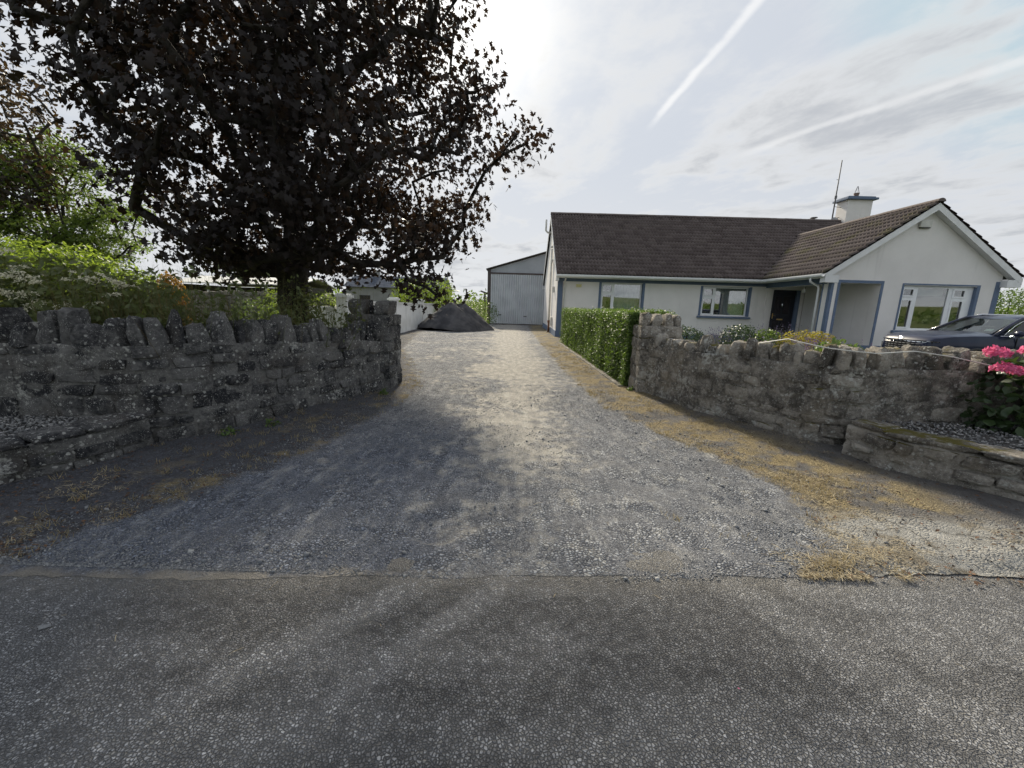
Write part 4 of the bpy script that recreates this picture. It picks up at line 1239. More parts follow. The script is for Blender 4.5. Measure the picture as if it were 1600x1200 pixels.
def window(s0, s1, z0, z1, tt, panes, cols, name, hangings, surround=(0.10, 0.10, 0.0), sill=True):
    """panes: list of (s0,s1,z0,z1) glass openings; frame fills the rest"""
    root = empty('window', (s0, tt, z0)); root.parent = house
    def L(m__, nm, mat, bevel=0):
        return m__.build(nm, mat, root, loc=(-s0, -tt, -z0), bevel=bevel)
    f0, f1 = tt + 0.10, tt + 0.17
    m_ = MB()
    panel(m_, 't', f0, f1, s0 + 0.004, s1 - 0.004, z0 + 0.004, z1 - 0.004, panes)
    L(m_, 'frame', MT['upvc'])
    for (a0, a1, b0, b1, sash) in [p_ + (q,) for p_, q in zip(panes, cols)]:
        if sash:      # opening casement: its own raised sash
            m_ = MB(); w_ = 0.045
            panel(m_, 't', f0 - 0.022, f0 + 0.01, a0 - 0.02, a1 + 0.02, b0 - 0.02, b1 + 0.02, ((a0 + w_, a1 - w_, b0 + w_, b1 - w_),))
            L(m_, 'sash', MT['upvc'])
        m_ = MB(); m_.box(a0 - 0.01, a1 + 0.01, f0 + 0.025, f0 + 0.031, b0 - 0.01, b1 + 0.01); L(m_, 'pane', MT['glass'])
    # painted reveals and flat surround
    m_ = MB()
    m_.box(s0 - 0.001, s0 + 0.003, tt - 0.002, tt + 0.10, z0, z1); m_.box(s1 - 0.003, s1 + 0.001, tt - 0.002, tt + 0.10, z0, z1)
    m_.box(s0 + 0.004, s1 - 0.004, tt - 0.002, tt + 0.10, z1 - 0.003, z1 + 0.001)
    L(m_, 'reveal', MT['blue'])
    m_ = MB(); zt_ = z1 + (surround[2] or 0.02)
    if surround[0]: m_.box(s0 - surround[0], s0 - 0.002, tt - PRD, tt + 0.003, z0, z1 + 0.02); L(m_, 'surround', MT['blue']); m_ = MB()
    if surround[1]: m_.box(s1 + 0.002, s1 + surround[1], tt - PRD, tt + 0.003, z0, z1 + 0.02); L(m_, 'surround', MT['blue']); m_ = MB()
    if surround[2]: m_.box(s0 - surround[0], s1 + surround[1], tt - PRD, tt + 0.003, z1 + 0.02, z1 + surround[2])
    if m_.v: L(m_, 'surround', MT['blue'])
    if sill:
        m_ = MB(); m_.prism([(tt + 0.10, z0 + 0.0), (tt - 0.11, z0 - 0.03), (tt - 0.11, z0 - 0.10), (tt + 0.004, z0 - 0.10), (tt + 0.10, z0 - 0.02)], 0, s0 - 0.16, s1 + 0.16)
        L(m_, 'sill', MT['blue'])
    for nm, mat, a0, a1, b0, b1, wave in hangings:
        n = 28
        m_ = MB()
        vs = []
        for i in range(n + 1):
            q = a0 + (a1 - a0) * i / n
            dy = 0.30 + wave * math.sin(i * 1.9 + a0)
            vs += [(q, tt + dy, b0), (q, tt + dy * 1.0, b1)]
        m_.add(vs, [(2 * i, 2 * i + 2, 2 * i + 3, 2 * i + 1) for i in range(n)])
        L(m_, nm, MT[mat])
    return root
s0, s1, z0, z1 = W1
window(*W1, 0.0, [(s0 + .06, s0 + .54, z1 - .42, z1 - .07), (s0 + .06, s0 + .54, z0 + .06, z1 - .52), (s0 + .64, s1 - .06, z0 + .06, z1 - .06)], (1, 1, 0), 'w1',
       [('net_curtain', 'curtain', s0 + .64, s1 - .05, z0, z1, 0.012), ('curtain', 'curtain2', s0 + .02, s0 + .3, z0, z1, 0.03)], (0.11, 0.11, 0.0))
s0, s1, z0, z1 = W2
window(*W2, 0.0, [(s0 + .06, s0 + .56, z1 - .42, z1 - .07), (s0 + .06, s0 + .56, z0 + .06, z1 - .52), (s0 + .66, s1 - .06, z0 + .06, z1 - .06)], (1, 1, 0), 'w2',
       [('net_curtain', 'curtain', s0 + 1.2, s1 - .05, z0, z1 - 0.2, 0.012), ('blind', 'blind', s0 + .66, s1 - .05, z1 - .32, z1, 0.0)], (0.11, 0.11, 0.0))
s0, s1, z0, z1 = W3
window(*W3, -PW, [(s0 + .07, s0 + .50, z1 - .40, z1 - .10), (s0 + .07, s0 + .50, z0 + .08, z1 - .50), (s0 + .64, s1 - .92, z0 + .08, z1 - .08), (s1 - .74, s1 - .28, z1 - .40, z1 - .10), (s1 - .74, s1 - .28, z0 + .08, z1 - .50)], (1, 1, 0, 1, 1), 'w3',
       [('curtain', 'curtain2', s0 + .02, s0 + .22, z0, z1, 0.03), ('curtain', 'curtain2', s1 - .80, s1 - .2, z0, z1, 0.03), ('blind', 'blind', s0 + .6, s1 - .9, z1 - .36, z1, 0.0)], (0.07, 0.12, 0.07))

# front door in the porch
root = empty('door', (DR[0], 0.12, DR[2])); root.parent = house
def LD(m__, nm, mat, bevel=0):
    return m__.build(nm, mat, root, loc=(-DR[0], -0.12, -DR[2]), bevel=bevel)
m_ = MB(); panel(m_, 't', 0.08, 0.18, DR[0] + .003, DR[1] - .20, DR[2], DR[3] - .003, ((DR[0] + .08, DR[1] - .28, DR[2] + .02, DR[3] - .09),)); LD(m_, 'door_frame', MT['door'])
m_ = MB(); m_.box(DR[0] + .08, DR[1] - .28, 0.10, 0.15, DR[2] + .02, DR[3] - .09); LD(m_, 'leaf', MT['door'])
for (a0, a1, b0, b1) in ((.20, .48, .25, .85), (.60, .88, .25, .85), (.20, .48, 1.15, 1.95), (.60, .88, 1.15, 1.95)):
    m_ = MB(); m_.box(DR[0] + a0, DR[0] + a1, 0.088, 0.101, DR[2] + b0, DR[2] + b1); LD(m_, 'door_panel', MT['doorpanel'], 0.006)
m_ = MB(); m_.box(DR[1] - .195, DR[1] - .003, 0.03, 0.16, DR[2], DR[3] - .003); LD(m_, 'side_reveal', MT['blue'])
m_ = MB(); m_.box(DR[0] + .14, DR[0] + .18, 0.085, 0.10, DR[2] + .92, DR[2] + 1.16); m_.tube([(DR[0] + .16, 0.085, DR[2] + 1.06), (DR[0] + .16, 0.04, DR[2] + 1.06), (DR[0] + .27, 0.04, DR[2] + 1.05)], 0.010, 6); LD(m_, 'handle', MT['brass'])
m_ = MB(); m_.box(DR[0] + .38, DR[0] + .66, 0.085, 0.10, DR[2] + .86, DR[2] + .92); LD(m_, 'letterbox', MT['brass'])
m_ = MB(); m_.tube([(DR[0] + .54, 0.07, DR[2] + 1.60), (DR[0] + .54, 0.06, DR[2] + 1.54), (DR[0] + .54, 0.075, DR[2] + 1.48)], 0.014, 6); m_.box(DR[0] + .52, DR[0] + .56, 0.08, 0.1, DR[2] + 1.57, DR[2] + 1.63); LD(m_, 'knocker', MT['chrome'])
m_ = MB(); m_.tube([(10.72, -1.2, 2.72), (10.72, -1.2, 2.56)], 0.008, 6); m_.lathe([(0.02, 0.0), (0.05, -0.03), (0.075, -0.15), (0.06, -0.17)], (10.72, -1.2, 2.57), 12)
m_.build('porch_lamp', MT['upvc'], house)

# roof -----------------------------------------------------------------
def tiles(O, U, Wv, width, length, keep, name, parent, moss=0.0, tw=0.33, gauge=0.33, seed=1):
    O = np.array(O, float); U = np.array(U, float); Wv = np.array(Wv, float)
    Wv = Wv / np.linalg.norm(Wv)
    Nn = np.cross(U, Wv)
    if Nn[2] < 0: Nn = -Nn
    r_ = np.random.default_rng(seed)
    prof = [(0.0, 0.004), (0.09, 0.006), (0.17, 0.05), (0.25, 0.07), (0.33, 0.05), (0.41, 0.004), (0.59, 0.006), (0.67, 0.05), (0.75, 0.07), (0.83, 0.05), (0.91, 0.004), (1.0, 0.004)]
    nc = int(round(width / tw)); tw = width / nc
    nr = int(math.ceil(length / gauge))
    V = []; F = []
    for rr_ in range(nr):
        v0 = rr_ * gauge; v1 = min(v0 + gauge + 0.02, length + 0.02)
        for c_ in range(nc):
            lift = 0.05 + r_.uniform(-0.004, 0.006); sl = r_.uniform(-0.004, 0.004)
            um = (c_ + 0.5) * tw
            Pm = O + U * um + Wv * (v0 + v1) / 2
            base = len(V)
            okk = []
            for (f, h) in prof:
                u_ = (c_ + f) * tw
                a_ = O + U * u_ + Wv * (v0 - 0.0 + sl) 
                V.append(a_ + Nn * (h - 0.022)); V.append(a_ + Nn * (h + lift)); V.append(O + U * u_ + Wv * v1 + Nn * (h + 0.0))
            for i in range(len(prof) - 1):
                mid = O + U * (c_ + (prof[i][0] + prof[i + 1][0]) / 2) * tw + Wv * (v0 + gauge * 0.5)
                if not keep(mid): continue
                b0_ = base + i * 3
                F.append((b0_, b0_ + 3, b0_ + 4, b0_ + 1)); F.append((b0_ + 1, b0_ + 4, b0_ + 5, b0_ + 2))
    o_ = np_mesh(name, np.array(V), np.array(F), MT['tile'], parent, kind='stuff')
    at_ = o_.data.attributes.new('moss', 'FLOAT', 'POINT')
    at_.data.foreach_set('value', np.full(len(V), moss, np.float32))
    return o_
roof = MB()
yb = -OH + 0.02
def zm(t): return ZE + GM * (min(t, DM - t) + OH)
def zw(s): return ZE + GW * (min(s - SW, SE - s) + OH)
roof.add([(-0.1, -OH, ZE - .05), (SW - OH, -OH, ZE - .05), (SR, (WZR - ZE) / GM - OH, WZR - .05), (SE + OH, -OH, ZE - .05), (LM + .1, -OH, ZE - .05), (LM + .1, DM / 2, ZR - .05), (-0.1, DM / 2, ZR - .05)], [(0, 1, 2, 3, 4, 5, 6)])
roof.add([(-0.1, DM + OH, ZE - .05), (LM + .1, DM + OH, ZE - .05), (LM + .1, DM / 2, ZR - .05), (-0.1, DM / 2, ZR - .05)], [(0, 1, 2, 3)])
tv_ = (WZR - ZE) / GM - OH
roof.add([(SW - OH, -PW - .25, ZE - .05), (SW - OH, -OH, ZE - .05), (SR, tv_, WZR - .05), (SR, -PW - .25, WZR - .05)], [(0, 1, 2, 3)])
roof.add([(SE + OH, -PW - .25, ZE - .05), (SE + OH, -OH, ZE - .05), (SR, tv_, WZR - .05), (SR, -PW - .25, WZR - .05)], [(0, 1, 2, 3)])
roof_o = roof.build('roof', MT['felt'], house)
SLM = math.hypot(DM / 2 + OH, ZR - ZE); SLW = math.hypot(WW / 2 + OH, WZR - ZE)
km = lambda P_: not (SW - OH < P_[0] < SE + OH and P_[1] < 4.0 and zw(P_[0]) > zm(P_[1]) + 0.01)
kw = lambda P_: P_[1] < -OH or zw(P_[0]) > zm(P_[1]) - 0.03
tiles((-0.12, -OH - .03, ZE - .02), (1, 0, 0), (0, DM / 2 + OH, ZR - ZE), LM + .24, SLM, km, 'roof_tiles', roof_o, 0.0, seed=1)
tiles((-0.12, DM + OH + .03, ZE - .02), (1, 0, 0), (0, -(DM / 2 + OH), ZR - ZE), LM + .24, SLM, lambda P_: True, 'roof_tiles', roof_o, 0.0, tw=0.66, seed=2)
tiles((SW - OH - .03, -PW - .27, ZE - .02), (0, 1, 0), (WW / 2 + OH, 0, WZR - ZE), PW + .27 + 3.2, SLW, kw, 'roof_tiles', roof_o, 0.75, seed=3)
tiles((SE + OH + .03, -PW - .27, ZE - .02), (0, 1, 0), (-(WW / 2 + OH), 0, WZR - ZE), PW + .27 + 3.2, SLW, kw, 'roof_tiles', roof_o, 0.3, seed=4)
rdg = MB()
n = 8
vs = []
for x_ in (-0.235, 0.235):
    for k_ in range(n + 1):
        a_ = math.pi * k_ / n
        vs.append((x_, 0.14 * math.cos(a_), 0.115 * math.sin(a_) - 0.03))
rdg.add(vs, [(k_, k_ + 1, n + 2 + k_, n + 1 + k_) for k_ in range(n)] + [tuple(range(n + 1)), tuple(range(n + 1, 2 * n + 2))])
ro = rdg.build('ridge_tile', MT['tile'], roof_o, smooth=False)
ro.location = (0.1, DM / 2, ZR + 0.035)
x_ = 0.1 + 0.455; i = 0
while x_ < LM:
    inst('ridge_tile', ro.data, roof_o, (x_, DM / 2, ZR + 0.035 + random.uniform(-.004, .004)), (random.uniform(-.03, .03), random.uniform(-.01, .01), random.uniform(-.012, .012)))
    x_ += 0.455
y_ = -PW - 0.06
while y_ < tv_ - 0.1:
    inst('ridge_tile', ro.data, roof_o, (SR, y_, WZR + 0.035 + random.uniform(-.004, .004)), (random.uniform(-.03, .03), random.uniform(-.012, .012), math.pi / 2 + random.uniform(-.015, .015)))
    y_ += 0.455
# valley lead
m_ = MB()
for sg in (1,):
    m_.add([(SW - OH - .1, -OH + .02, ZE + .015), (SW - OH + .1, -OH - .1, ZE + .015), (SR + .1, tv_ - .1, WZR + .01), (SR - .1, tv_ + .1, WZR + .01)], [(0, 1, 2, 3)])
m_.build('valley_lead', MT['felt'], roof_o)

# boards, soffits and rainwater goods
m_ = MB(); m_.box(-0.08, SW - OH + .02, -OH + .02, -OH + .045, ZE - .20, ZE - .03); m_.build('fascia_board', MT['upvc'], house)
m_ = MB(); m_.box(SW - OH + .02, SW - OH + .045, -PW - .2, -OH + .05, ZE - .20, ZE - .03); m_.build('fascia_board', MT['upvc'], house)
m_ = MB(); m_.box(-0.05, SW - OH + .04, -OH + .046, 0.0, ZE - .16, ZE - .15); m_.box(SW - OH + .046, SW, -PW, -OH + .05, ZE - .16, ZE - .15); m_.build('soffit_board', MT['upvc'], house)
gp = [(1.25 * a_, 1.25 * b_) for a_, b_ in [(0.0, 0.0), (-0.005, -0.05), (-0.035, -0.085), (-0.075, -0.095), (-0.115, -0.075), (-0.13, -0.03), (-0.13, 0.0), (-0.118, 0.0), (-0.115, -0.03), (-0.075, -0.08), (-0.035, -0.07), (-0.012, 0.0)]]
m_ = MB(); m_.prism([(-OH + .018 + a_, ZE - .05 + b_) for a_, b_ in gp], 0, -0.14, SW - OH + .02); m_.build('gutter', MT['upvc'], house)
m_ = MB(); m_.prism([(SW - OH + .018 + a_, ZE - .05 + b_) for a_, b_ in gp], 1, -PW - .22, -OH - .115); m_.build('gutter', MT['upvc'], house)
m_ = MB(); m_.tube([(0.30, -OH - .05, ZE - .13), (0.30, -OH - .05, ZE - .24), (0.30, -0.09, ZE - .42), (0.30, -0.06, ZE - .5), (0.30, -0.06, 0.05)], 0.036, 10)
m_.build('downpipe', MT['offwhite'], house, smooth=True)
m_ = MB(); yy = -PW + 0.52
m_.tube([(SW - OH - .05, yy - .1, ZE - .13), (SW - OH - .05, yy - .1, ZE - .30), (SW - 0.10, yy, ZE - .46), (SW - 0.06, yy, ZE - .54), (SW - 0.06, yy, 0.05)], 0.040, 10)
m_.build('downpipe', MT['upvc'], house, smooth=True)

def barge(name, pts, c0, c1, axis):
    """sloping board between two points (a,z) given as a chain, hung below the tile line"""
    m__ = MB()
    for (a0, z0_), (a1, z1_) in zip(pts[:-1], pts[1:]):
        m__.prism([(a0, z0_), (a1, z1_), (a1, z1_ - 0.23), (a0, z0_ - 0.23)], axis, c0, c1)
    return m__.build(name, MT['barge'], house)
eL, eR = SW - OH, SE + OH
zt = ZE - 0.045
barge('barge_board', [(eL, zt), (SR, WZR - .045)], -PW - .25, -PW - .22, 1)
barge('barge_board', [(SR, WZR - .045), (eR, zt)], -PW - .25, -PW - .22, 1)
for (a0, a1) in ((eL, SW + .06), (SE - .06, eR)):     # box ends at the eaves
    m_ = MB(); m_.box(a0, a1, -PW - .245, -PW - .002, ZE - .36, ZE - .10 if True else 0)
    m_.build('eaves_box', MT['barge'], house)
for sg in (-1, 1):     # sloping gable soffit
    m_ = MB(); z_e = zt - .2
    x_e = eL if sg < 0 else eR
    m_.add([(x_e, -PW - .22, z_e), (SR, -PW - .22, WZR - .25), (SR, -PW, WZR - .25), (x_e, -PW, z_e)], [(0, 1, 2, 3)])
    m_.build('soffit_board', MT['barge'], house)
barge('barge_board', [(-OH, zt), (DM / 2, ZR - .045)], -0.13, -0.10, 0)
barge('barge_board', [(DM / 2, ZR - .045), (DM + OH, zt)], -0.13, -0.10, 0)
m_ = MB(); m_.box(-0.13, 0.0, -OH + .01, 0.02, ZE - .32, ZE - .20); m_.build('eaves_box', MT['barge'], house)
m_ = MB(); m_.box(-0.13, 0.0, DM - .02, DM + OH, ZE - .32, ZE - .20); m_.build('eaves_box', MT['barge'], house)

# chimney
CS0, CS1, CT0, CT1 = 16.16, 17.50, 4.28, 5.06
m_ = MB(); m_.box(CS0, CS1, CT0, CT1, 5.6, 7.72); ch = m_.build('chimney', MT['render'], house)
m_ = MB(); m_.box(CS0 - .17, CS1 + .17, CT0 - .17, CT1 + .17, 7.722, 7.83); m_.box(CS0 - .07, CS1 + .07, CT0 - .07, CT1 + .07, 7.832, 7.90); m_.build('chimney_cap', MT['blue'], ch, bevel=0.01)
m_ = MB(); m_.lathe([(0.10, 0.0), (0.125, 0.06), (0.11, 0.1), (0.125, 0.20), (0.145, 0.24), (0.12, 0.25)], (16.80, 4.62, 7.90), 14); m_.build('chimney_pot', MT['pot'], ch, smooth=True)
m_ = MB()
for k_ in range(4):
    a_ = k_ * math.pi / 2 + .4
    m_.tube([(16.80 + .12 * math.cos(a_), 4.62 + .12 * math.sin(a_), 8.14), (16.80 + .02 * math.cos(a_), 4.62 + .02 * math.sin(a_), 8.50)], 0.009, 5)
m_.build('cowl_wire', MT['steel'], ch)
m_ = MB(); m_.lathe([(0.07, -0.3), (0.07, 0.16), (0.05, 0.17)], (14.92, 5.0, 6.62), 12); m_.lathe([(0.04, 0.2), (0.19, 0.26), (0.17, 0.29), (0.03, 0.31)], (14.92, 5.0, 6.62), 14); m_.build('flue_vent', MT['steel'], house, smooth=True)
# pipes on the side wall
m_ = MB(); m_.tube([(-0.02, 5.0, 5.70), (-0.24, 5.0, 5.70), (-0.34, 5.0, 5.80), (-0.34, 5.0, 6.40)], 0.055, 10); m_.build('vent_pipe', MT['offwhite'], house, smooth=True)
m_ = MB(); m_.tube([(-0.09, 3.2, 4.55), (-0.09, 3.2, 0.7)], 0.055, 10); m_.tube([(-0.09, 3.2, 4.6), (-0.09, 3.2, 4.7)], 0.075, 10); m_.tube([(-0.09, 2.4, 3.9), (-0.09, 3.2, 3.7)], 0.035, 8); m_.build('soil_pipe', MT['offwhite'], house, smooth=True)
m_ = MB(); m_.tube([(-0.09, 3.2, 0.7), (-0.09, 3.2, 0.1), (-0.18, 3.2, 0.02)], 0.06, 10); m_.tube([(-0.09, 3.2, 0.62), (-0.09, 3.2, 0.74)], 0.085, 10); m_.build('pipe_boot', MT['rust'], house, smooth=True)
m_ = MB(); m_.box(-0.12, 0.0, 1.5, 1.62, 2.2, 2.5); m_.box(-0.10, 0.0, 2.0, 2.35, 0.5, 0.95); m_.build('meter_box', MT['offwhite'], house, bevel=0.01)
m_ = MB(); m_.box(12.52, 12.94, -PW - .10, -PW - .002, 4.66, 4.90); ab = m_.build('alarm_box', MT['offwhite'], house, bevel=0.02)
m_ = MB(); m_.box(12.56, 12.90, -PW - .085, -PW - .01, 4.63, 4.658); m_.build('box_base', MT['blackplastic'], ab)
m_ = MB(); m_.box(0.86, 1.12, -0.03, 0.004, 2.42, 2.56); m_.build('wall_plate', MT['yellowsign'], house)

# aerial mast by the chimney
ar = empty('aerial_mast', hw(15.78, 4.75, 6.3))
b0_ = Vector(ar.location)
def ART(pts): return [tuple(Vector(hw(*p_)) - b0_) for p_ in pts]
m_ = MB(); m_.tube(ART([(15.78, 4.75, 6.3), (15.78, 4.75, 7.9), (15.78, 4.75, 9.85)]), [0.035, 0.032, 0.026], 8); m_.build('pole', MT['steel'], ar, smooth=True)
m_ = MB(); m_.tube(ART([(15.78, 4.75, 7.45), (16.16, 4.75, 7.42)]), 0.014, 6); m_.tube(ART([(15.78, 4.75, 6.85), (16.16, 4.75, 6.88)]), 0.014, 6); m_.build('bracket', MT['steel'], ar)
m_ = MB(); m_.tube(ART([(15.78, 4.75, 7.86), (15.78, 4.75, 8.02)]), 0.06, 8); m_.tube(ART([(15.66, 4.75, 8.85), (15.79, 4.75, 8.86)]), 0.012, 6); m_.build('clamp', MT['steel'], ar)
m_ = MB()
cx_, cy_, cz_ = 15.86, 4.6, 6.62
vs = []; fs = []
for i in range(5):
    for k_ in range(14):
        a_ = 2 * math.pi * k_ / 14; rr_ = 0.26 * i / 4
        vs.append(ART([(cx_ + rr_ * math.cos(a_), cy_ + 0.9 * rr_ * rr_, cz_ + rr_ * math.sin(a_))])[0])
for i in range(4):
    for k_ in range(14):
        fs.append((i * 14 + k_, i * 14 + (k_ + 1) % 14, (i + 1) * 14 + (k_ + 1) % 14, (i + 1) * 14 + k_))
m_.add(vs, fs); m_.build('dish', MT['shedroof'], ar, smooth=True)
tag(ar, 'tall thin grey aerial mast clamped to the chimney', 'aerial')

# ------------------------------------------------------------------ shed behind the house
sh = empty('steel_shed', (2.5, 32, 0))
def SB(m__, nm, mat, **kw_): return m__.build(nm, mat, sh, loc=(-2.5, -32, 0), **kw_)
X0, X1, XC, ZE_, ZA, DY = -2.12, 7.1, 2.5, 4.22, 5.62, 14.0
def zr(x): return ZE_ + (ZA - ZE_) * (1 - abs(x - XC) / (XC - X0))
m_ = MB(); m_.prism([(X0 + .12, 3.98), (X1 - .12, 3.98), (X1 - .12, zr(X1) - .04), (XC, ZA - .06), (X0 + .12, zr(X0) - .04)], 1, 32.0, 32.05); SB(m_, 'gable_cladding', MT['cladding_gable'])
def corrug(x0, x1, z0, z1, yv, pitch, amp):
    n = int(round((x1 - x0) / pitch))
    V = []; F = []
    prof = [(0, 1), (.55, 1), (.62, 0), (.92, 0)]
    xs_ = [x0 + (i + f) * pitch for i in range(n) for f, _ in prof] + [x0 + n * pitch]
    hs_ = [h for i in range(n) for _, h in prof] + [1]
    for x, h in zip(xs_, hs_):
        V += [(x, yv - h * amp, z0), (x, yv - h * amp, z1)]
    for i in range(len(xs_) - 1):
        F.append((2 * i, 2 * i + 2, 2 * i + 3, 2 * i + 1))
    return V, F
xx_ = -1.86
while xx_ < 6.8:
    V, F = corrug(xx_, xx_ + 1.0, 0.08, 3.86, 31.98, 0.1667, 0.11)
    o_ = np_mesh('door_sheet', V, F, MT['cladding'], sh); o_.location = (-2.5, -32 + random.uniform(-.006, .006), 0)
    xx_ += 1.002
m_ = MB(); m_.box(X0, X0 + .24, 31.86, 32.1, -.05, zr(X0)); SB(m_, 'post', MT['brownsteel'])
m_ = MB(); m_.box(X1 - .24, X1, 31.86, 32.1, -.05, zr(X1)); SB(m_, 'post', MT['brownsteel'])
m_ = MB(); m_.box(X0 + .24, X1 - .24, 31.86, 32.0, 3.86, 3.98); SB(m_, 'lintel', MT['brownsteel'])
m_ = MB(); m_.box(X0 + .24, X1 - .24, 31.9, 32.0, -.05, 0.08); SB(m_, 'threshold', MT['brownsteel'])
m_ = MB(); m_.box(-1.25, -1.0, 31.85, 31.93, .72, .80); m_.box(0.75, 1.0, 31.85, 31.93, .65, .72); SB(m_, 'bolt', MT['steel'])
m_ = MB(); m_.prism([(X0 - .12, zr(X0) - .05), (XC, ZA), (XC, ZA + .07), (X0 - .12, zr(X0) + .02)], 1, 31.75, 32 + DY); m_.prism([(X1 + .12, zr(X1) - .05), (XC, ZA), (XC, ZA + .07), (X1 + .12, zr(X1) + .02)], 1, 31.75, 32 + DY); SB(m_, 'roof', MT['brownsteel'])
for xw in (X0 + .1, X1 - .1):
    m_ = MB(); m_.box(xw - .03, xw + .03, 32.1, 32 + DY, -.05, ZE_ - .03); SB(m_, 'side_wall', MT['cladding_gable'])
m_ = MB(); m_.box(X0 + .14, X1 - .14, 32 + DY - .06, 32 + DY, -.05, ZE_); SB(m_, 'back_wall', MT['cladding_gable'])
tag(sh, 'steel shed with pale corrugated doors behind the bungalow', 'shed')

# ------------------------------------------------------------------ dark heap of quarry dust
nu, nv = 150, 44
cx_, cy_ = -3.35, 23.6
V = []; F = []
for j in range(nv + 1):
    rr_ = j / nv
    for i in range(nu):
        a_ = 2 * math.pi * i / nu
        wx = 2.15 * (1.0 + 0.14 * math.sin(a_ * 2 + .6) + .05 * math.sin(5 * a_)); wy = 1.9
        px_ = cx_ + (rr_ ** 0.95) * wx * math.cos(a_); py_ = cy_ + rr_ * wy * math.sin(a_)
        h = 1.42 * max(0.0, 1 - max(0.0, (rr_ - 0.26 - .10 * math.cos(a_ + 2.2)) / 0.74)) ** 0.92
        h *= 1 + 0.06 * math.sin(a_ * 3 + 1)
        h += (float(vnoise(px_ * 2.2, py_ * 2.2, 4)) - .5) * .22 * (1 - rr_) + (float(vnoise(px_ * 7, py_ * 7, 5)) - .5) * .09 + (float(vnoise(px_ * 19, py_ * 19, 6)) - .5) * .05
        V.append((px_, py_, max(h, 0) - .03 - .06 * (j == nv)))
for j in range(nv):
    for i in range(nu):
        F.append((j * nu + i, j * nu + (i + 1) % nu, (j + 1) * nu + (i + 1) % nu, (j + 1) * nu + i))
hp = np_mesh('gravel_heap', V, F, MT['heap'], smooth=True)
tag(hp, 'dark heap of stone dust dumped at the end of the driveway', 'heap')

# ------------------------------------------------------------------ white boundary walls
bw = empty('boundary_wall', (-5.35, 13, 0))
def BW(m__, nm, mat): return m__.build(nm, mat, bw, loc=(5.35, -13, 0))
def wx_(y): return -5.32 - 0.012 * (y - 13)
ys_ = [13.0, 18.6, 24.2, 29.8]
for i, (a_, b_) in enumerate(zip(ys_[:-1], ys_[1:])):
    h = 1.42 - 0.0 * i
    m_ = MB(); m_.prism([(wx_(a_), a_ + .2), (wx_(b_), b_ - .2), (wx_(b_) - .2, b_ - .2), (wx_(a_) - .2, a_ + .2)], 2, -.08, h); BW(m_, 'wall_panel', MT['whitewall'])
    m_ = MB(); m_.prism([(wx_(a_) + .05, a_ + .2), (wx_(b_) + .05, b_ - .2), (wx_(b_) - .25, b_ - .2), (wx_(a_) - .25, a_ + .2)], 2, h + .002, h + .07); BW(m_, 'wall_coping', MT['whitewall'])
for y_ in ys_:
    x_ = wx_(y_)
    m_ = MB(); m_.box(x_ - .30, x_ + .03, y_ - .2, y_ + .2, -.08, 1.58); BW(m_, 'pier', MT['whitewall'])
    m_ = MB(); m_.box(x_ - .36, x_ + .09, y_ - .26, y_ + .26, 1.582, 1.66); m_.box(x_ - .30, x_ + .03, y_ - .2, y_ + .2, 1.662, 1.71); BW(m_, 'pier_cap', MT['whitewall'])
tag(bw, 'white painted wall with capped piers along the left of the driveway', 'wall')
bw2 = empty('boundary_wall', (-7.5, 13, 0))
m_ = MB(); m_.box(-6.65, -5.64, 12.9, 13.1, -.08, 1.22); m_.build('wall_panel', MT['whitewall'], bw2, loc=(7.5, -13, 0))
m_ = MB(); m_.box(-6.65, -5.70, 12.86, 13.14, 1.222, 1.29); m_.build('wall_coping', MT['whitewall'], bw2, loc=(7.5, -13, 0))
tag(bw2, 'short low white wall behind the copper maple trunk', 'wall')

# ------------------------------------------------------------------ far things on the left
fwall = empty('field_wall', (-18, 25, 0))
PF_ = Path([(-30, 26), (-24, 25.3), (-18, 25), (-11.5, 25.2)])
core('mortar_core', PF_, -1, lambda l: 1.80, 0.5, MT['stone_far'], fwall, amp=0.05, step=0.12, seed=51)
rf_ = np.random.default_rng(5)
FARB = [stone_mesh('field_block', MT['stone_far'], 0, 5.0, 0.06, 1, 220 + i) for i in range(8)]
l = 3.0
tot = 0
z_ = 0.55
while z_ < 1.9:
    l = 3.0
    while l < PF_.L and tot < 300:
        ln = rf_.uniform(0.28, 0.55)
        x, y, tx, ty = PF_.at(l + ln / 2)
        inst('stone', FARB[rf_.integers(8)], fwall, (x, y, z_ + .12 + rf_.uniform(-.07, .07)), (rf_.uniform(-.1, .1), rf_.uniform(-.1, .1), math.atan2(ty, tx)), (ln, .22, rf_.uniform(.18, .32)))
        l += ln + .03; tot += 1
    z_ += 0.27
under(fwall)
tag(fwall, 'rough field stone wall far behind the left garden', 'stone wall')

bn = empty('open_barn', (-32, 45, 0))
def BN(m__, nm, mat): return m__.build(nm, mat, bn, loc=(32, -45, 0))
m_ = MB(); m_.prism([(44.0, 2.95), (49, 3.9), (49, 4.0), (44.0, 3.05)], 0, -37.5, -23.5); m_.prism([(54, 2.95), (49, 3.9), (49, 4.0), (54, 3.05)], 0, -37.5, -23.5); BN(m_, 'roof', MT['offwhite'])
m_ = MB(); m_.box(-37, -24, 53.7, 53.8, 0, 2.9); m_.box(-37.1, -37, 45, 53.8, 0, 2.9); m_.box(-24, -23.9, 45, 53.8, 0, 2.9); BN(m_, 'wall', MT['barn'])
for x_ in (-36.9, -33.6, -30.4, -27.2, -24.1):
    m_ = MB(); m_.box(x_ - .09, x_ + .09, 44.6, 44.8, 0, 2.95); BN(m_, 'post', MT['offwhite'])
tag(bn, 'long open barn with pale roof beyond the field wall', 'barn')
fh = empty('slate_house', (-13, 46, 0))
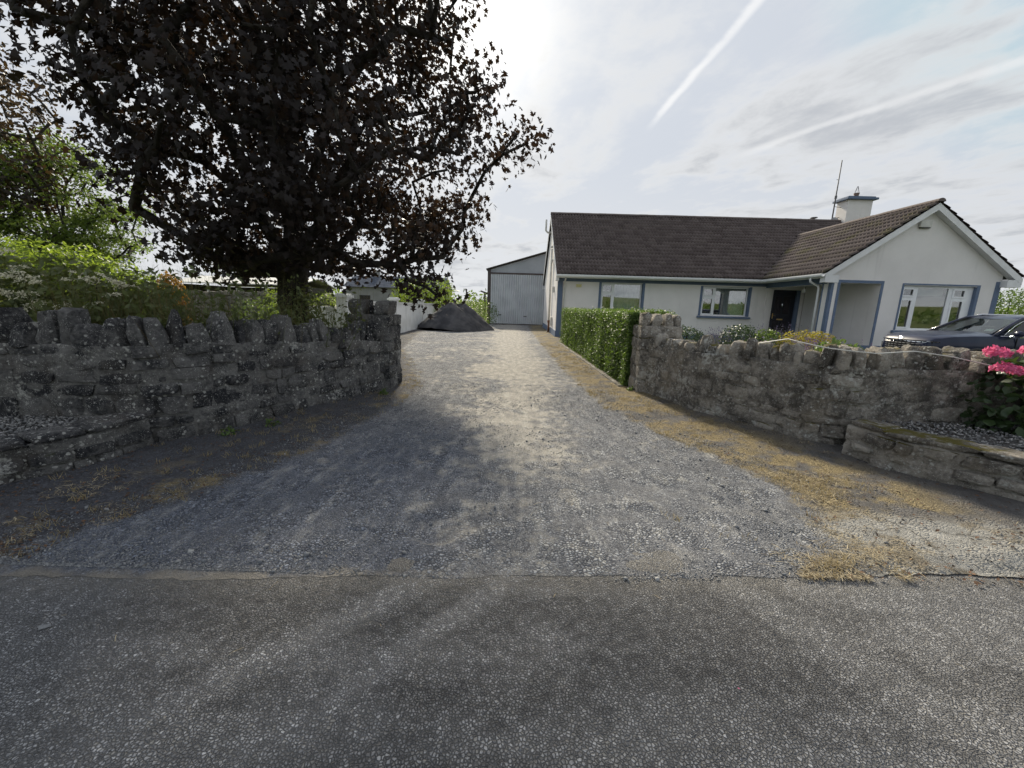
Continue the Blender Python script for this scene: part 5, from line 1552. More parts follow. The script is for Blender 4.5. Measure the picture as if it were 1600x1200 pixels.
def FH(m__, nm, mat): return m__.build(nm, mat, fh, loc=(13, -46, 0))
m_ = MB(); m_.box(-19, -8.4, 46, 53, 0, 3.2); FH(m_, 'wall', MT['greywall'])
m_ = MB(); m_.prism([(45.6, 3.1), (49.5, 4.55), (53.4, 3.1)], 0, -19.3, -8.1); FH(m_, 'roof', MT['slate'])
m_ = MB(); m_.box(-17, -16.3, 49.2, 49.8, 4.3, 5.2); FH(m_, 'chimney', MT['greywall'])
for x_ in (-17.5, -13.6, -10.8):
    m_ = MB(); m_.box(x_, x_ + 1.2, 45.96, 46.02, 1.0, 2.2); FH(m_, 'window', MT['gloss'])
tag(fh, 'low grey house with dark slate roof beyond the white wall', 'house')
tp_ = empty('timber_post', (-4.35, 60, 0))
m_ = MB(); m_.tube([(0, 0, 0), (0, 0, 3.1)], 0.14, 8); m_.build('pole', MT['brownsteel'], tp_)
m_ = MB(); m_.tube([(-0.65, 0, 3.5), (1.3, 0, 2.85)], 0.13, 6); m_.build('cross_arm', MT['brownsteel'], tp_)
tag(tp_, 'leaning timber post and arm beside the shed', 'post')

# low hills all round the horizon
V = []; F = []
nh = 160
for i in range(nh):
    a_ = 2 * math.pi * i / nh
    rad = 900
    h = 4 + 9 * float(vnoise(i * .11 + 3, 1.3, 6)) + 3 * float(vnoise(i * .45, 4.1, 7))
    h *= 1.0 + 2.6 * max(0, -math.sin(a_)) ** 2
    V += [(rad * math.cos(a_), rad * math.sin(a_), -1), (rad * 1.25 * math.cos(a_), rad * 1.25 * math.sin(a_), h)]
for i in range(nh):
    j = (i + 1) % nh
    F.append((2 * i, 2 * j, 2 * j + 1, 2 * i + 1))
tag(np_mesh('hills', V, F, MT['field'], smooth=True), kind='structure')
# ------------------------------------------------------------------ trees
def grow(base, trunk_h, leaders, centers, r, trunk_r, kexp=2.3, rmin=0.006):
    """skeleton joining every leaf-cluster centre to the trunk; returns tube segments (p0, p1, r0, r1)"""
    nodes = [np.array(base, float)]; par = [-1]
    def add(p, q):
        nodes.append(np.array(p, float)); par.append(q); return len(nodes) - 1
    last = 0
    for f in (0.35, 0.7, 1.0):
        last = add(np.array(base) + [r.normal() * .04, r.normal() * .04, trunk_h * f], last)
    fork = last
    for ld in leaders:
        q = fork
        ld = np.array(ld, float)
        n = max(3, int(np.linalg.norm(ld - nodes[fork]) / 0.6))
        p0 = nodes[fork].copy()
        for i in range(1, n + 1):
            f = i / n
            p = p0 + (ld - p0) * f + np.array([0, 0, 0.5 * math.sin(f * math.pi) * .6]) + r.normal(size=3) * .06
            q = add(p, q)
    order = np.argsort(np.linalg.norm(centers - nodes[fork], axis=1))
    for ci in order:
        c = centers[ci]
        N_ = np.array(nodes)
        dv = c - N_
        dist = np.linalg.norm(dv, axis=1)
        # prefer parents below and nearer the trunk
        pen = dist + 0.9 * np.clip(N_[:, 2] - c[2] + 0.1, 0, None) + 0.25 * np.clip(np.hypot(N_[:, 0] - base[0], N_[:, 1] - base[1]) - math.hypot(c[0] - base[0], c[1] - base[1]), 0, None)
        pen[:3] += 3
        q = int(np.argmin(pen))
        d0 = float(dist[q])
        n = max(1, int(d0 / 0.45))
        p0 = nodes[q].copy()
        for i in range(1, n + 1):
            f = i / n
            p = p0 + (c - p0) * f + np.array([0, 0, 0.12 * d0 * math.sin(f * math.pi)]) + (r.normal(size=3) * .035 if i < n else 0)
            q = add(p, q)
    nn = len(nodes)
    kids = np.zeros(nn); w_ = np.zeros(nn)
    for i in range(nn): 
        if par[i] >= 0: kids[par[i]] += 1
    w_[kids == 0] = rmin ** kexp
    for i in range(nn - 1, 0, -1):
        w_[par[i]] += w_[i]
    rad = w_ ** (1 / kexp)
    rad = rad * (trunk_r / rad[0])
    rad = np.maximum(rad, 0.005)
    segs = [(nodes[par[i]], nodes[i], min(rad[par[i]], rad[i] * 1.6), rad[i]) for i in range(1, nn)]
    return segs

def limbs_mesh(name, segs, mat, parent, flare=None, sides=6):
    V = []; F = []
    for p0, p1, r0, r1 in segs:
        t = p1 - p0; L = np.linalg.norm(t)
        if L < 1e-5: continue
        t = t / L
        u = np.cross(t, [0, 0, 1.0] if abs(t[2]) < .9 else [1.0, 0, 0]); u /= np.linalg.norm(u)
        v = np.cross(t, u)
        ns = sides if r1 > 0.02 else 4
        k = len(V)
        for (p, rr) in ((p0 - t * r0 * .2, r0), (p1 + t * r1 * .2, r1)):
            for i in range(ns):
                a_ = 2 * math.pi * i / ns
                V.append(p + (u * math.cos(a_) + v * math.sin(a_)) * rr)
        for i in range(ns):
            F.append((k + i, k + (i + 1) % ns, k + ns + (i + 1) % ns, k + ns + i))
    return np_mesh(name, np.array(V), np.array(F), mat, parent, smooth=True)

def crown_centers(n, base, prof_r, prof_l, prof_f, prof_b, zlo, zhi, r, inner=0.5):
    """cluster centres in a crown whose reach to the right, left, front and back are functions of height"""
    out = []
    while len(out) < n:
        z = r.uniform(zlo, zhi)
        a_ = r.uniform(0, 2 * math.pi)
        c_, s_ = math.cos(a_), math.sin(a_)
        ex = prof_r(z) if c_ > 0 else prof_l(z)
        ey = prof_b(z) if s_ > 0 else prof_f(z)
        Rr = 1.0 / math.sqrt((c_ / max(ex, .05)) ** 2 + (s_ / max(ey, .05)) ** 2)
        if r.random() > (Rr / 5.2) ** 1.0: continue
        f = r.random() ** inner
        # lobed outline
        lob = 0.90 + 0.13 * float(vnoise(np.array(a_ * 2.2), np.array(z * 0.9), 44))
        out.append((base[0] + c_ * Rr * f * lob, base[1] + s_ * Rr * f * lob, z + 0.0))
    return np.array(out)

rt_ = np.random.default_rng(2024)
TB = (-4.2, 7.85, -0.05)
pr_r = tab([(1.7, 2.0), (2.0, 2.9), (2.6, 3.3), (3.1, 3.55), (3.6, 3.9), (4.3, 4.15), (5.0, 3.75), (5.6, 3.55), (6.5, 3.75), (7.5, 3.7), (8.6, 2.9), (9.6, 1.6), (10.2, .5)])
pr_l = tab([(1.8, 1.3), (2.2, 1.8), (2.8, 2.3), (3.6, 2.65), (4.5, 2.95), (5.2, 3.25), (5.8, 4.1), (6.3, 4.6), (7.5, 4.1), (8.6, 3.1), (9.6, 1.6), (10.2, .5)])
pr_f = tab([(1.7, 1.2), (2.2, 2.0), (3.0, 2.8), (4.0, 3.1), (5.5, 3.2), (7, 3.0), (8.6, 2.3), (9.6, 1.3), (10.2, .4)])
pr_b = tab([(1.8, 1.8), (2.4, 2.8), (3.5, 3.6), (5.5, 3.8), (7, 3.6), (8.6, 2.6), (9.6, 1.4), (10.2, .4)])
CC = crown_centers(690, TB, pr_r, pr_l, pr_f, pr_b, 1.95, 10.0, rt_)
extra = np.array([(-1.55, 7.2, 1.75), (-1.35, 7.0, 1.62), (-1.9, 7.4, 1.85), (0.15, 7.6, 4.25), (0.0, 7.9, 4.55), (-0.25, 7.4, 4.0)])
CC = np.r_[CC, extra]
lead = [(-4.75, 7.9, 7.6), (-3.75, 7.7, 8.2), (-4.3, 8.6, 7.0), (-2.6, 7.4, 6.2), (-6.2, 7.6, 6.2), (-3.6, 6.4, 5.6), (-5.0, 9.3, 5.6)]
segs = grow(TB, 2.1, lead, CC, rt_, 0.26)
mp = empty('copper_maple', TB)
lm = limbs_mesh('trunk', segs, MT['bark'], mp); lm.location = (-TB[0], -TB[1], -TB[2])
per = 62
n = len(CC) * per
P = np.repeat(CC, per, 0)
g_ = rt_.normal(size=(n, 3)); g_ /= np.linalg.norm(g_, axis=1, keepdims=True)
P = P + g_ * (rt_.random((n, 1)) ** 0.5) * np.array([0.62, 0.62, 0.40])
inw = np.array([TB[0], TB[1], 0.0])
nr = P - np.array([TB[0], TB[1], 4.5]); nr /= np.linalg.norm(nr, axis=1, keepdims=True)
V, F = leaves(P, nr, 0.106, MAPLE_V, MAPLE_F, 0.35, 0.55, rt_, 0.35)
cr_ = np_mesh('crown', V, F, MT['copper'], mp, kind='stuff'); cr_.location = (-TB[0], -TB[1], -TB[2])
tag(mp, 'large dark purple copper maple behind the left stone wall', 'tree')

# second purple tree, at the left edge
TB2 = (-22.0, 15.6, -0.05)
f1 = tab([(3.6, 1.6), (5.2, 3.8), (7.6, 4.9), (9.6, 4.0), (11.4, 1.0)])
CC2 = crown_centers(260, TB2, f1, f1, f1, f1, 4.2, 11.2, rt_)
sg2 = grow(TB2, 2.2, [(-21.5, 15.7, 9.0), (-19.9, 15.2, 8.4), (-22.7, 15.8, 8.2)], CC2, rt_, 0.3)
m2 = empty('copper_beech', TB2)
o_ = limbs_mesh('trunk', sg2, MT['bark'], m2); o_.location = -Vector(TB2)
n = len(CC2) * 60
P = np.repeat(CC2, 60, 0); g_ = rt_.normal(size=(n, 3)); g_ /= np.linalg.norm(g_, axis=1, keepdims=True)
P = P + g_ * (rt_.random((n, 1)) ** 0.5) * np.array([0.95, 0.95, 0.5])
V, F = leaves(P, g_, 0.17, OVAL_V, OVAL_F, 0.35, 0.6, rt_)
o_ = np_mesh('crown', V, F, MT['copper2'], m2, kind='stuff'); o_.location = -Vector(TB2)
tag(m2, 'brownish purple tree cut off by the left picture edge', 'tree')

# green tree farther back on the left
TB3 = (-20.6, 18.8, -0.05)
f3 = tab([(2.0, 1.8), (3.5, 3.2), (5.5, 3.4), (7.0, 2.6), (8.2, 1.0)])
CC3 = crown_centers(230, TB3, f3, f3, f3, f3, 2.2, 8.1, rt_)
sg3 = grow(TB3, 1.8, [(-20.9, 18.8, 6.8), (-19.6, 18.5, 6.0), (-21.9, 19.0, 5.8), (-19.2, 18.3, 4.6)], CC3, rt_, 0.22)
m3 = empty('green_tree', TB3)
o_ = limbs_mesh('trunk', sg3, MT['bark'], m3); o_.location = -Vector(TB3)
n = len(CC3) * 110
P = np.repeat(CC3, 110, 0); g_ = rt_.normal(size=(n, 3)); g_ /= np.linalg.norm(g_, axis=1, keepdims=True)
P = P + g_ * (rt_.random((n, 1)) ** 0.5) * np.array([0.75, 0.75, 0.32])
V, F = leaves(P, g_, 0.15, DIA_V, DIA_F, 0.4, 0.6, rt_)
o_ = np_mesh('crown', V, F, MT['green_tree'], m3, kind='stuff'); o_.location = -Vector(TB3)
tag(m3, 'airy green tree behind the bright hedge on the far left', 'tree')

# ------------------------------------------------------------------ shrubs and hedges
def shrub(name, label, cat, blobs, n, size, mat, tv=OVAL_V, tf=OVAL_F, upb=0.35, jit=0.6, shell=0.6, stems=5, seed=0, group=None, kind=None, stem_r=0.012):
    r_ = np.random.default_rng(seed + 900)
    P, nr = in_blobs(blobs, n, shell, r_)
    keep = P[:, 2] > 0.02
    P, nr = P[keep], nr[keep]
    V, F = leaves(P, nr, size, tv, tf, upb, jit, r_)
    bx, by = blobs[0][0], blobs[0][1]
    root = empty(name, (bx, by, 0))
    o_ = np_mesh('foliage', V, F, mat, root, kind='stuff'); o_.location = (-bx, -by, 0)
    m__ = MB()
    for i in range(stems):
        b_ = blobs[i % len(blobs)]
        x0, y0 = b_[0] + r_.normal() * b_[3] * .18, b_[1] + r_.normal() * b_[4] * .18
        x1, y1 = b_[0] + r_.normal() * b_[3] * .45, b_[1] + r_.normal() * b_[4] * .45
        m__.tube([(x0 - bx, y0 - by, -.05), ((x0 + x1) / 2 - bx, (y0 + y1) / 2 - by, b_[2] * .6), (x1 - bx, y1 - by, b_[2] + b_[5] * .6)], [stem_r * 1.4, stem_r, stem_r * .5], 5)
    if stems:
        m__.build('stems', MT['bark'], root)
    tag(root, label, cat, group, kind)
    return root

# clipped privet hedge along the drive: sheared faces of small leaves over a dark twig core
r = np.random.default_rng(404)
hx0 = lambda y: 2.12 - 0.018 * (y - 7.3)
def hedge_pts(n):
    f = r.random(n)
    P = np.zeros((n, 3)); N_ = np.zeros((n, 3))
    y = 7.34 + 9.2 * r.random(n) ** 1.7
    z = -0.03 + 1.42 * r.random(n)
    bul = 0.05 * (vnoise(y * 1.8, z * 2.2, 61) - .5) * 2
    side = f < 0.60; top = (f >= 0.60) & (f < 0.84); frt = (f >= 0.84) & (f < 0.92); bk = f >= 0.92
    P[side] = np.c_[hx0(y) + bul, y, z][side]; N_[side] = (-1, 0, 0.15)
    xx = hx0(y) + 0.80 * r.random(n)
    P[top] = np.c_[xx, y, 1.40 + 0.05 * (vnoise(y * 2.0, xx * 2, 62) - .5) * 2][top]; N_[top] = (0, 0, 1)
    P[frt] = np.c_[2.12 + 0.80 * r.random(n), 7.34 + bul, z][frt]; N_[frt] = (0, -1, .15)
    P[bk] = np.c_[hx0(y) + .80 + bul, y, z][bk]; N_[bk] = (1, 0, .15)
    # rounded shoulders
    k = P[:, 2] > 1.30
    P[:, 0] += np.where(k & side, (P[:, 2] - 1.30) * .5, 0)
    P += r.normal(size=(n, 3)) * .03 - N_ * 0.05 * r.random((n, 1))
    return P, N_
P, N_ = hedge_pts(52000)
V, F = leaves(P, N_, 0.046, DIA_V, DIA_F, 0.12, 0.55, r)
ph = empty('privet_hedge', (2.5, 10, 0))
o_ = np_mesh('foliage', V, F, MT['privet'], ph, kind='stuff'); o_.location = (-2.5, -10, 0)
m_ = MB()
m_.prism([(hx0(7.4) + .07, 7.42), (hx0(7.4) + .73, 7.42), (hx0(16.4) + .73, 16.45), (hx0(16.4) + .07, 16.45)], 2, -.05, 1.32)
m_.build('twig_core', MT['hcore'], ph, loc=(-2.5, -10, 0))
tag(ph, 'clipped green privet hedge running back from the right pillar', 'hedge')
m_ = MB(); m_.prism([(1.98, 7.3), (2.07, 7.3), (1.93, 16.5), (1.84, 16.5)], 2, -.06, 0.07); tag(m_.build('edging_kerb', MT['mortar_r'], bevel=0.01), kind='structure')

# flower bed in front of the bungalow
shrub('rounded_shrub', 'dark green dome shrub next to the right pillar', 'shrub', [(4.2, 9.9, .66, .55, .5, .45)], 2600, .05, MT['dkgreen'], seed=1)
shrub('rounded_shrub', 'dark green dome shrub in front of the second window', 'shrub', [(5.6, 9.9, .70, .55, .5, .48)], 2600, .05, MT['dkgreen'], seed=2)
def spikes(name, label, C, n, h, spread, mat, gmat, seed, zc=0.35):
    r_ = np.random.default_rng(seed)
    C = np.array(C, float)
    root = empty(name, (C[0][0], C[0][1], 0))
    loc = (-C[0][0], -C[0][1], 0)
    P = C[r_.integers(len(C), size=n)][:, :2] + r_.normal(size=(n, 2)) * spread
    base = np.c_[P, np.full(n, 0.0)]
    z = np.c_[r_.normal(size=(n, 2)) * .22, np.ones(n)]; z /= np.linalg.norm(z, axis=1, keepdims=True)
    hh = h * r_.uniform(.6, 1.05, n)
    V, F = scatter(BLADE_V, BLADE_F, base, rot_from(z, r_.random(n) * 6.28), np.c_[np.full(n, .012), hh * .1, hh])
    o__ = np_mesh('stems', V, F, gmat, root, kind='stuff'); o__.location = loc
    # flower spikes: small florets up the top of each stem
    k = 7
    f = np.tile(np.linspace(.72, 1.04, k), n)
    Q = np.repeat(base, k, 0) + np.repeat(z * hh[:, None], k, 0) * f[:, None] + r_.normal(size=(n * k, 3)) * .012
    V, F = leaves(Q, r_.normal(size=(n * k, 3)), .035, DIA_V, DIA_F, 0.2, 1.0, r_)
    o__ = np_mesh('flowers', V, F, mat, root, kind='stuff'); o__.location = loc
    tag(root, label, 'flowers')
spikes('lavender', 'grey purple lavender clump between the two dome shrubs', [(4.9, 9.9), (5.1, 9.8)], 260, 1.05, .22, MT['lavender'], MT['weed'], 51)
shrub('golden_shrub', 'small yellow green shrub beside the front door', 'shrub', [(5.95, 9.4, .7, .38, .35, .42)], 1700, .05, MT['midgreen'], seed=3)
shrub('golden_spiraea', 'golden orange shrub in front of the porch', 'shrub', [(6.45, 9.0, .72, .55, .4, .40), (6.85, 9.0, .74, .35, .35, .38)], 2600, .05, MT['yellow'], seed=4)
spikes('heather', 'purple heather in front of the golden shrub', [(5.7, 8.0), (6.0, 8.0), (6.25, 7.9)], 420, 1.0, .20, MT['heather'], MT['weed'], 52)
spikes('catmint', 'purple flower spikes standing behind the golden shrub', [(6.2, 9.5), (6.6, 9.55)], 240, 1.16, .2, MT['lavender'], MT['weed'], 53)
shrub('glossy_shrub', 'bright glossy green shrub near the car bonnet', 'shrub', [(5.55, 6.9, .64, .36, .35, .42), (5.9, 6.9, .58, .30, .3, .38)], 1800, .075, MT['midgreen'], seed=5)

# hydrangea hanging over the right wall
hy = shrub('hydrangea', 'pink hydrangea bush hanging over the right wall', 'hydrangea', [(5.25, 3.95, .62, .55, .42, .50), (5.7, 3.8, .7, .5, .45, .5), (5.35, 3.6, .40, .36, .3, .32)], 2600, .10, MT['dkgreen'], seed=6, upb=.5)
def head(C, rad, n, mat, seed, parent):
    r_ = np.random.default_rng(seed)
    d_ = r_.normal(size=(n, 3)); d_ /= np.linalg.norm(d_, axis=1, keepdims=True); d_[:, 2] = np.abs(d_[:, 2]) * .9 - .1
    P_ = np.array(C) + d_ * rad * np.array([1, 1, .78]) * (0.85 + .2 * r_.random((n, 1)))
    V_, F_ = leaves(P_, d_, .036, OVAL_V, OVAL_F, 0.0, .35, r_)
    o__ = np_mesh('flower_head', V_, F_, mat, parent); o__.location = -Vector(parent.location)
for i, (c_, rd_) in enumerate([((4.70, 3.88, 1.14), .085), ((4.72, 3.80, 1.00), .09), ((4.90, 3.82, .97), .07), ((5.03, 3.86, 1.17), .09), ((5.16, 3.8, 1.06), .08), ((5.3, 3.7, 1.2), .085)]):
    head(c_, rd_, 260, MT['pink'], 700 + i, hy)
head((5.08, 3.55, .66), .05, 90, MT['peach'], 720, hy)

# cable slung along the coping
m_ = MB()
pts = [(3.0, 4.9, 1.10), (3.12, 4.3, 1.19), (3.35, 4.02, 1.13), (3.62, 3.98, 1.10), (4.0, 4.02, 1.13), (4.4, 4.04, 1.08), (4.9, 4.05, 1.0)]
P_ = Path([(p_[0], p_[1]) for p_ in pts])
zz = np.interp(np.linspace(0, 1, 60), np.linspace(0, 1, len(pts)), [p_[2] for p_ in pts])
m_.tube([(P_.at(P_.L * i / 59)[0], P_.at(P_.L * i / 59)[1], float(zz[i])) for i in range(60)], 0.006, 6)
tag(m_.build('cable', MT['offwhite'], smooth=True), 'pale cable slung along the top of the right wall', 'cable')

# left bank: bright hedge, elder with cream umbels, orange shrub, weeds, ivy
shrub('bright_hedge', 'sunlit bright green hedge behind the left wall', 'hedge',
      [(-13.8, 11.7, 1.55, 1.7, 1.0, 1.45), (-12.3, 11.5, 1.5, 1.3, .9, 1.35), (-11.1, 11.4, 1.3, 1.0, .8, 1.15), (-10.2, 11.3, 1.15, .8, .7, .95), (-15.6, 11.9, 1.7, 1.8, 1.1, 1.5)], 17000, .11, MT['lime'], seed=11, stems=16, shell=.5)
el = shrub('elder_bush', 'elder bush with flat cream flower heads above the left wall', 'shrub',
      [(-5.35, 4.85, 1.25, .75, .4, .62), (-6.3, 4.9, 1.3, .8, .45, .65), (-4.65, 5.05, 1.15, .55, .35, .55), (-7.3, 5.0, 1.3, .8, .45, .7)], 6500, .085, MT['weed'], seed=12, stems=12, shell=.45)
r_ = np.random.default_rng(66)
for i in range(60):
    bx = -4.2 - 3.0 * r_.random() ** 1.0
    top = 1.86 + .10 * math.sin(bx * 3) - .12 * max(0, bx + 4.9) * 1.2
    C = np.array([bx, 4.30 + .22 * r_.random(), top - .6 * r_.random()])
    rad = r_.uniform(.05, .10)
    n = 70
    a_ = r_.random(n) * 6.283; q = np.sqrt(r_.random(n)) * rad
    tl = r_.normal(size=2) * .35
    P = np.c_[C[0] + q * np.cos(a_), C[1] + q * np.sin(a_), C[2] - q * q * 2.0 + q * (np.cos(a_) * tl[0] + np.sin(a_) * tl[1])]
    V, F = leaves(P, np.tile([0, -.5, .8], (n, 1)), .026, DIA_V, DIA_F, .3, .5, r_)
    o_ = np_mesh('flower_head', V, F, MT['umbel'], el); o_.location = -Vector(el.location)
shrub('orange_shrub', 'orange and yellow leaved upright shrub beside the bright hedge', 'shrub', [(-9.45, 11.2, 1.1, .36, .4, 1.05)], 2200, .085, MT['orange'], seed=13, stems=4)
shrub('ivy', 'dark ivy spilling over the far left end of the wall', 'ivy', [(-5.05, 3.55, .95, .18, .10, .38), (-5.35, 3.6, .8, .3, .2, .6)], 1400, .055, MT['dkgreen'], seed=14, stems=3)
def weeds(name, label, xs_, y0, y1, n, h, mat, seed, leafy=True, w_=.010):
    r_ = np.random.default_rng(seed)
    x = r_.uniform(xs_[0], xs_[1], n); y = np.array([PLy(q) for q in x]) + r_.uniform(y0, y1, n)
    hh = h * r_.uniform(.55, 1.1, n)
    base = np.c_[x, y, np.full(n, .3)]
    z = np.c_[r_.normal(size=(n, 2)) * .16, np.ones(n)]; z /= np.linalg.norm(z, axis=1, keepdims=True)
    V, F = scatter(BLADE_V, BLADE_F, base, rot_from(z, r_.random(n) * 6.28), np.c_[np.full(n, w_), hh * .25, hh])
    parts = [(V, F)]
    if leafy:
        k = 6
        f = np.tile(np.linspace(.25, .95, k), n)
        Q = np.repeat(base, k, 0) + np.repeat(z * hh[:, None], k, 0) * f[:, None]
        parts.append(leaves(Q, r_.normal(size=(n * k, 3)), .07, DIA_V, DIA_F, .3, .7, r_))
    V, F = join(*parts)
    o_ = np_mesh(name, V, F, mat, kind='stuff')
    return tag(o_, label, 'weeds')
def PLy(x):
    return float(np.interp(x, [-5.2, -3.5, -3.2, -2.97, -2.72, -2.42, -2.1], [3.6, 3.65, 3.95, 4.42, 5.15, 5.85, 6.6]))
weeds('tall_weeds', 'tall green weeds growing along the back of the left wall', (-5.0, -2.5), .48, 1.1, 760, 1.45, MT['weed'], 71)
weeds('seeding_grass', 'thin brown seeding grass stems behind the left wall', (-4.8, -2.4), .46, 1.2, 900, 1.55, MT['weeddry'], 72, False, .005)
shrub('bramble', 'leafy bramble hanging over a gap in the left coping', 'shrub', [(-3.55, 4.05, 1.02, .2, .16, .26), (-3.3, 4.35, 1.05, .15, .15, .2)], 500, .06, MT['weed'], seed=15, stems=3, stem_r=.005)
shrub('ivy_clump', 'dark ivy clump climbing the foot of the maple trunk', 'ivy', [(-4.2, 7.75, 1.0, .34, .34, 1.0), (-3.9, 7.6, 1.0, .3, .3, .75)], 1600, .07, MT['weed'], seed=16, stems=0)
# small weeds at the wall feet
for i, (x, y, s_, lb) in enumerate([(-2.98, 4.02, .09, 'small green weed at the foot of the left wall, below the bramble'), (-2.72, 4.35, .07, 'small green weed at the foot of the left wall, right of the other'), (-2.02, 6.15, .06, 'small green weed at the foot of the left pillar'), (2.12, 6.95, .06, 'small green weed at the foot of the right pillar')]):
    shrub('weed_tuft', lb, 'weed', [(x, y, .05, s_, s_, .07)], 90, .045, MT['midgreen'], DIA_V, DIA_F, seed=30 + i, stems=2, stem_r=.003)

# behind the heap and far edges
shrub('young_ash', 'light green young trees behind the white wall', 'tree', [(-6.3, 28, 2.1, 1.1, 1, 1.25), (-5.0, 28.4, 1.9, 1.0, 1, 1.4), (-7.6, 28.5, 2.0, 1.1, 1, 1.3)], 4200, .15, MT['lime'], DIA_V, DIA_F, seed=41, stems=9, shell=.3, stem_r=.03)
shrub('hedge_bank', 'green hedge behind the dark heap', 'hedge', [(-3.3, 29.5, .9, 1.2, .9, 1.0), (-2.0, 30.2, .9, .9, .8, .9), (-4.6, 29.5, .9, 1.0, .9, 1.0), (-3.0, 34, 1.0, 2, 1, 1.2)], 4200, .12, MT['midgreen'], DIA_V, DIA_F, seed=42, stems=8, shell=.5)
shrub('tall_hedge', 'tall clipped hedge beyond the right end of the bungalow', 'hedge', [(24.5 + 1.6 * i, 22.5 + .5 * i, 1.6, 1.3, .9, 1.75) for i in range(10)], 16000, .13, MT['midgreen'], DIA_V, DIA_F, seed=43, stems=12, shell=.7, stem_r=.03)
shrub('garden_bush', 'green bush between the field wall and the orange shrub', 'shrub', [(-8.5, 15, .8, 1.0, .7, .7), (-10, 16, .8, 1.2, .8, .8)], 2600, .09, MT['midgreen'], DIA_V, DIA_F, seed=44, stems=4)
shrub('garden_bush', 'leafy bushes just behind the low white wall', 'shrub', [(-8.2, 14.6, 1.1, 1.0, .6, .95), (-6.8, 14.6, .9, .8, .6, .9)], 2800, .09, MT['lime'], DIA_V, DIA_F, seed=45, stems=4)
# hedgerow across the road, behind the viewer, seen mirrored in the windows
r_ = np.random.default_rng(46)
n = 9000
P = np.c_[r_.uniform(-30, 34, n), -7.2 + r_.normal(size=n) * .5, r_.uniform(0, 1.9, n) * (0.8 + 0.5 * r_.random(n))]
V, F = leaves(P, np.tile([0, 1.0, .3], (n, 1)), .22, DIA_V, DIA_F, .3, .6, r_)
tag(np_mesh('roadside_hedgerow', V, F, MT['midgreen'], kind='stuff'), 'hedgerow across the road mirrored in the windows', 'hedge')
r_ = np.random.default_rng(47)
n = 16000
a_ = r_.random(n) * 6.283
rad = r_.uniform(110, 170, n)
P = np.c_[rad * np.cos(a_), rad * np.sin(a_), 4.2 * r_.random(n) * (0.4 + vnoise(a_ * 9, a_ * 0, 8))]
V, F = leaves(P, r_.normal(size=(n, 3)), 1.5, DIA_V, DIA_F, .2, .8, r_)
tag(np_mesh('far_treeline', V, F, MT['green_tree'], kind='stuff'), 'far line of trees along the horizon', 'trees')
# ------------------------------------------------------------------ parked SUV (local: nose at -x, y across, z up)
car = empty('parked_car', (10.35, 10.6, 0.0), R(-3))
tag(car, 'dark navy SUV parked in front of the gable window', 'car')
LC, HWd = 4.45, 0.92
def itp(tb, x): return float(np.interp(x, [a_ for a_, _ in tb], [b_ for _, b_ in tb]))
belt = [(0, .80), (.10, .95), (.35, 1.02), (.8, 1.055), (1.30, 1.07), (1.75, 1.075), (2.6, 1.05), (3.6, 1.10), (4.2, 1.10), (4.45, .95)]
hoodc = [(0, .84), (.10, 1.00), (.35, 1.085), (.8, 1.13), (1.25, 1.15), (1.6, 1.16), (4.0, 1.14), (4.45, .98)]
halfw = [(0, .60), (.06, .70), (.18, .80), (.45, .885), (.85, .92), (3.6, .92), (4.2, .87), (4.45, .74)]
botz = [(0, .30), (.3, .22), (4.1, .24), (4.45, .40)]
AX = (0.88, 3.52); WR_ = 0.39
def bottom(x):
    z = itp(botz, x)
    for a_ in AX:
        dd = abs(x - a_)
        if dd < WR_:
            z = max(z, 0.34 + math.sqrt(WR_ * WR_ - dd * dd))
    return z
xs_ = sorted(set([0, .02, .06, .12, .2, .3, .4] + [round(.45 + .05 * i, 3) for i in range(18)] + [1.4 + .15 * i for i in range(12)] + [round(3.1 + .05 * i, 3) for i in range(18)] + [4.05, 4.2, 4.32, 4.4, 4.45]))
sec = []
for x in xs_:
    bz, w_, bl, hc = bottom(x), itp(halfw, x), itp(belt, x), itp(hoodc, x)
    low = itp(botz, x)
    def wz(z):
        f = (z - low) / max(bl - low, .01)
        return w_ * (0.90 + 0.10 * math.sin(min(max(f, 0), 1) * 2.2)) - 0.03 * max(0, f - .72) / .28 - .025 * math.exp(-((f - .42) / .12) ** 2)
    zs = [bz, bz + (bl - bz) * .12, bz + (bl - bz) * .28, bz + (bl - bz) * .45, bz + (bl - bz) * .62, bz + (bl - bz) * .80, bz + (bl - bz) * .93, bl]
    side = [(wz(z), z) for z in zs]
    wt = side[-1][0]
    side += [(wt - .03, bl + .012), (wt * .80, bl + (hc - bl) * .62), (wt * .45, bl + (hc - bl) * .92), (0, hc)]
    sec.append(side)
V = []; F = []
k_ = len(sec[0])
for x, sd_ in zip(xs_, sec):
    row = [(x, -a_, b_) for a_, b_ in sd_] + [(x, a_, b_) for a_, b_ in sd_[::-1][1:]]
    V += row
nr_ = 2 * k_ - 1
for i in range(len(xs_) - 1):
    for j in range(nr_ - 1):
        F.append((i * nr_ + j, i * nr_ + j + 1, (i + 1) * nr_ + j + 1, (i + 1) * nr_ + j))
m_ = MB(); m_.add(V, F)
m_.add([V[j] for j in range(nr_)], [tuple(range(nr_))]); e_ = (len(xs_) - 1) * nr_
m_.add([V[e_ + j] for j in range(nr_)], [tuple(range(nr_))[::-1]])
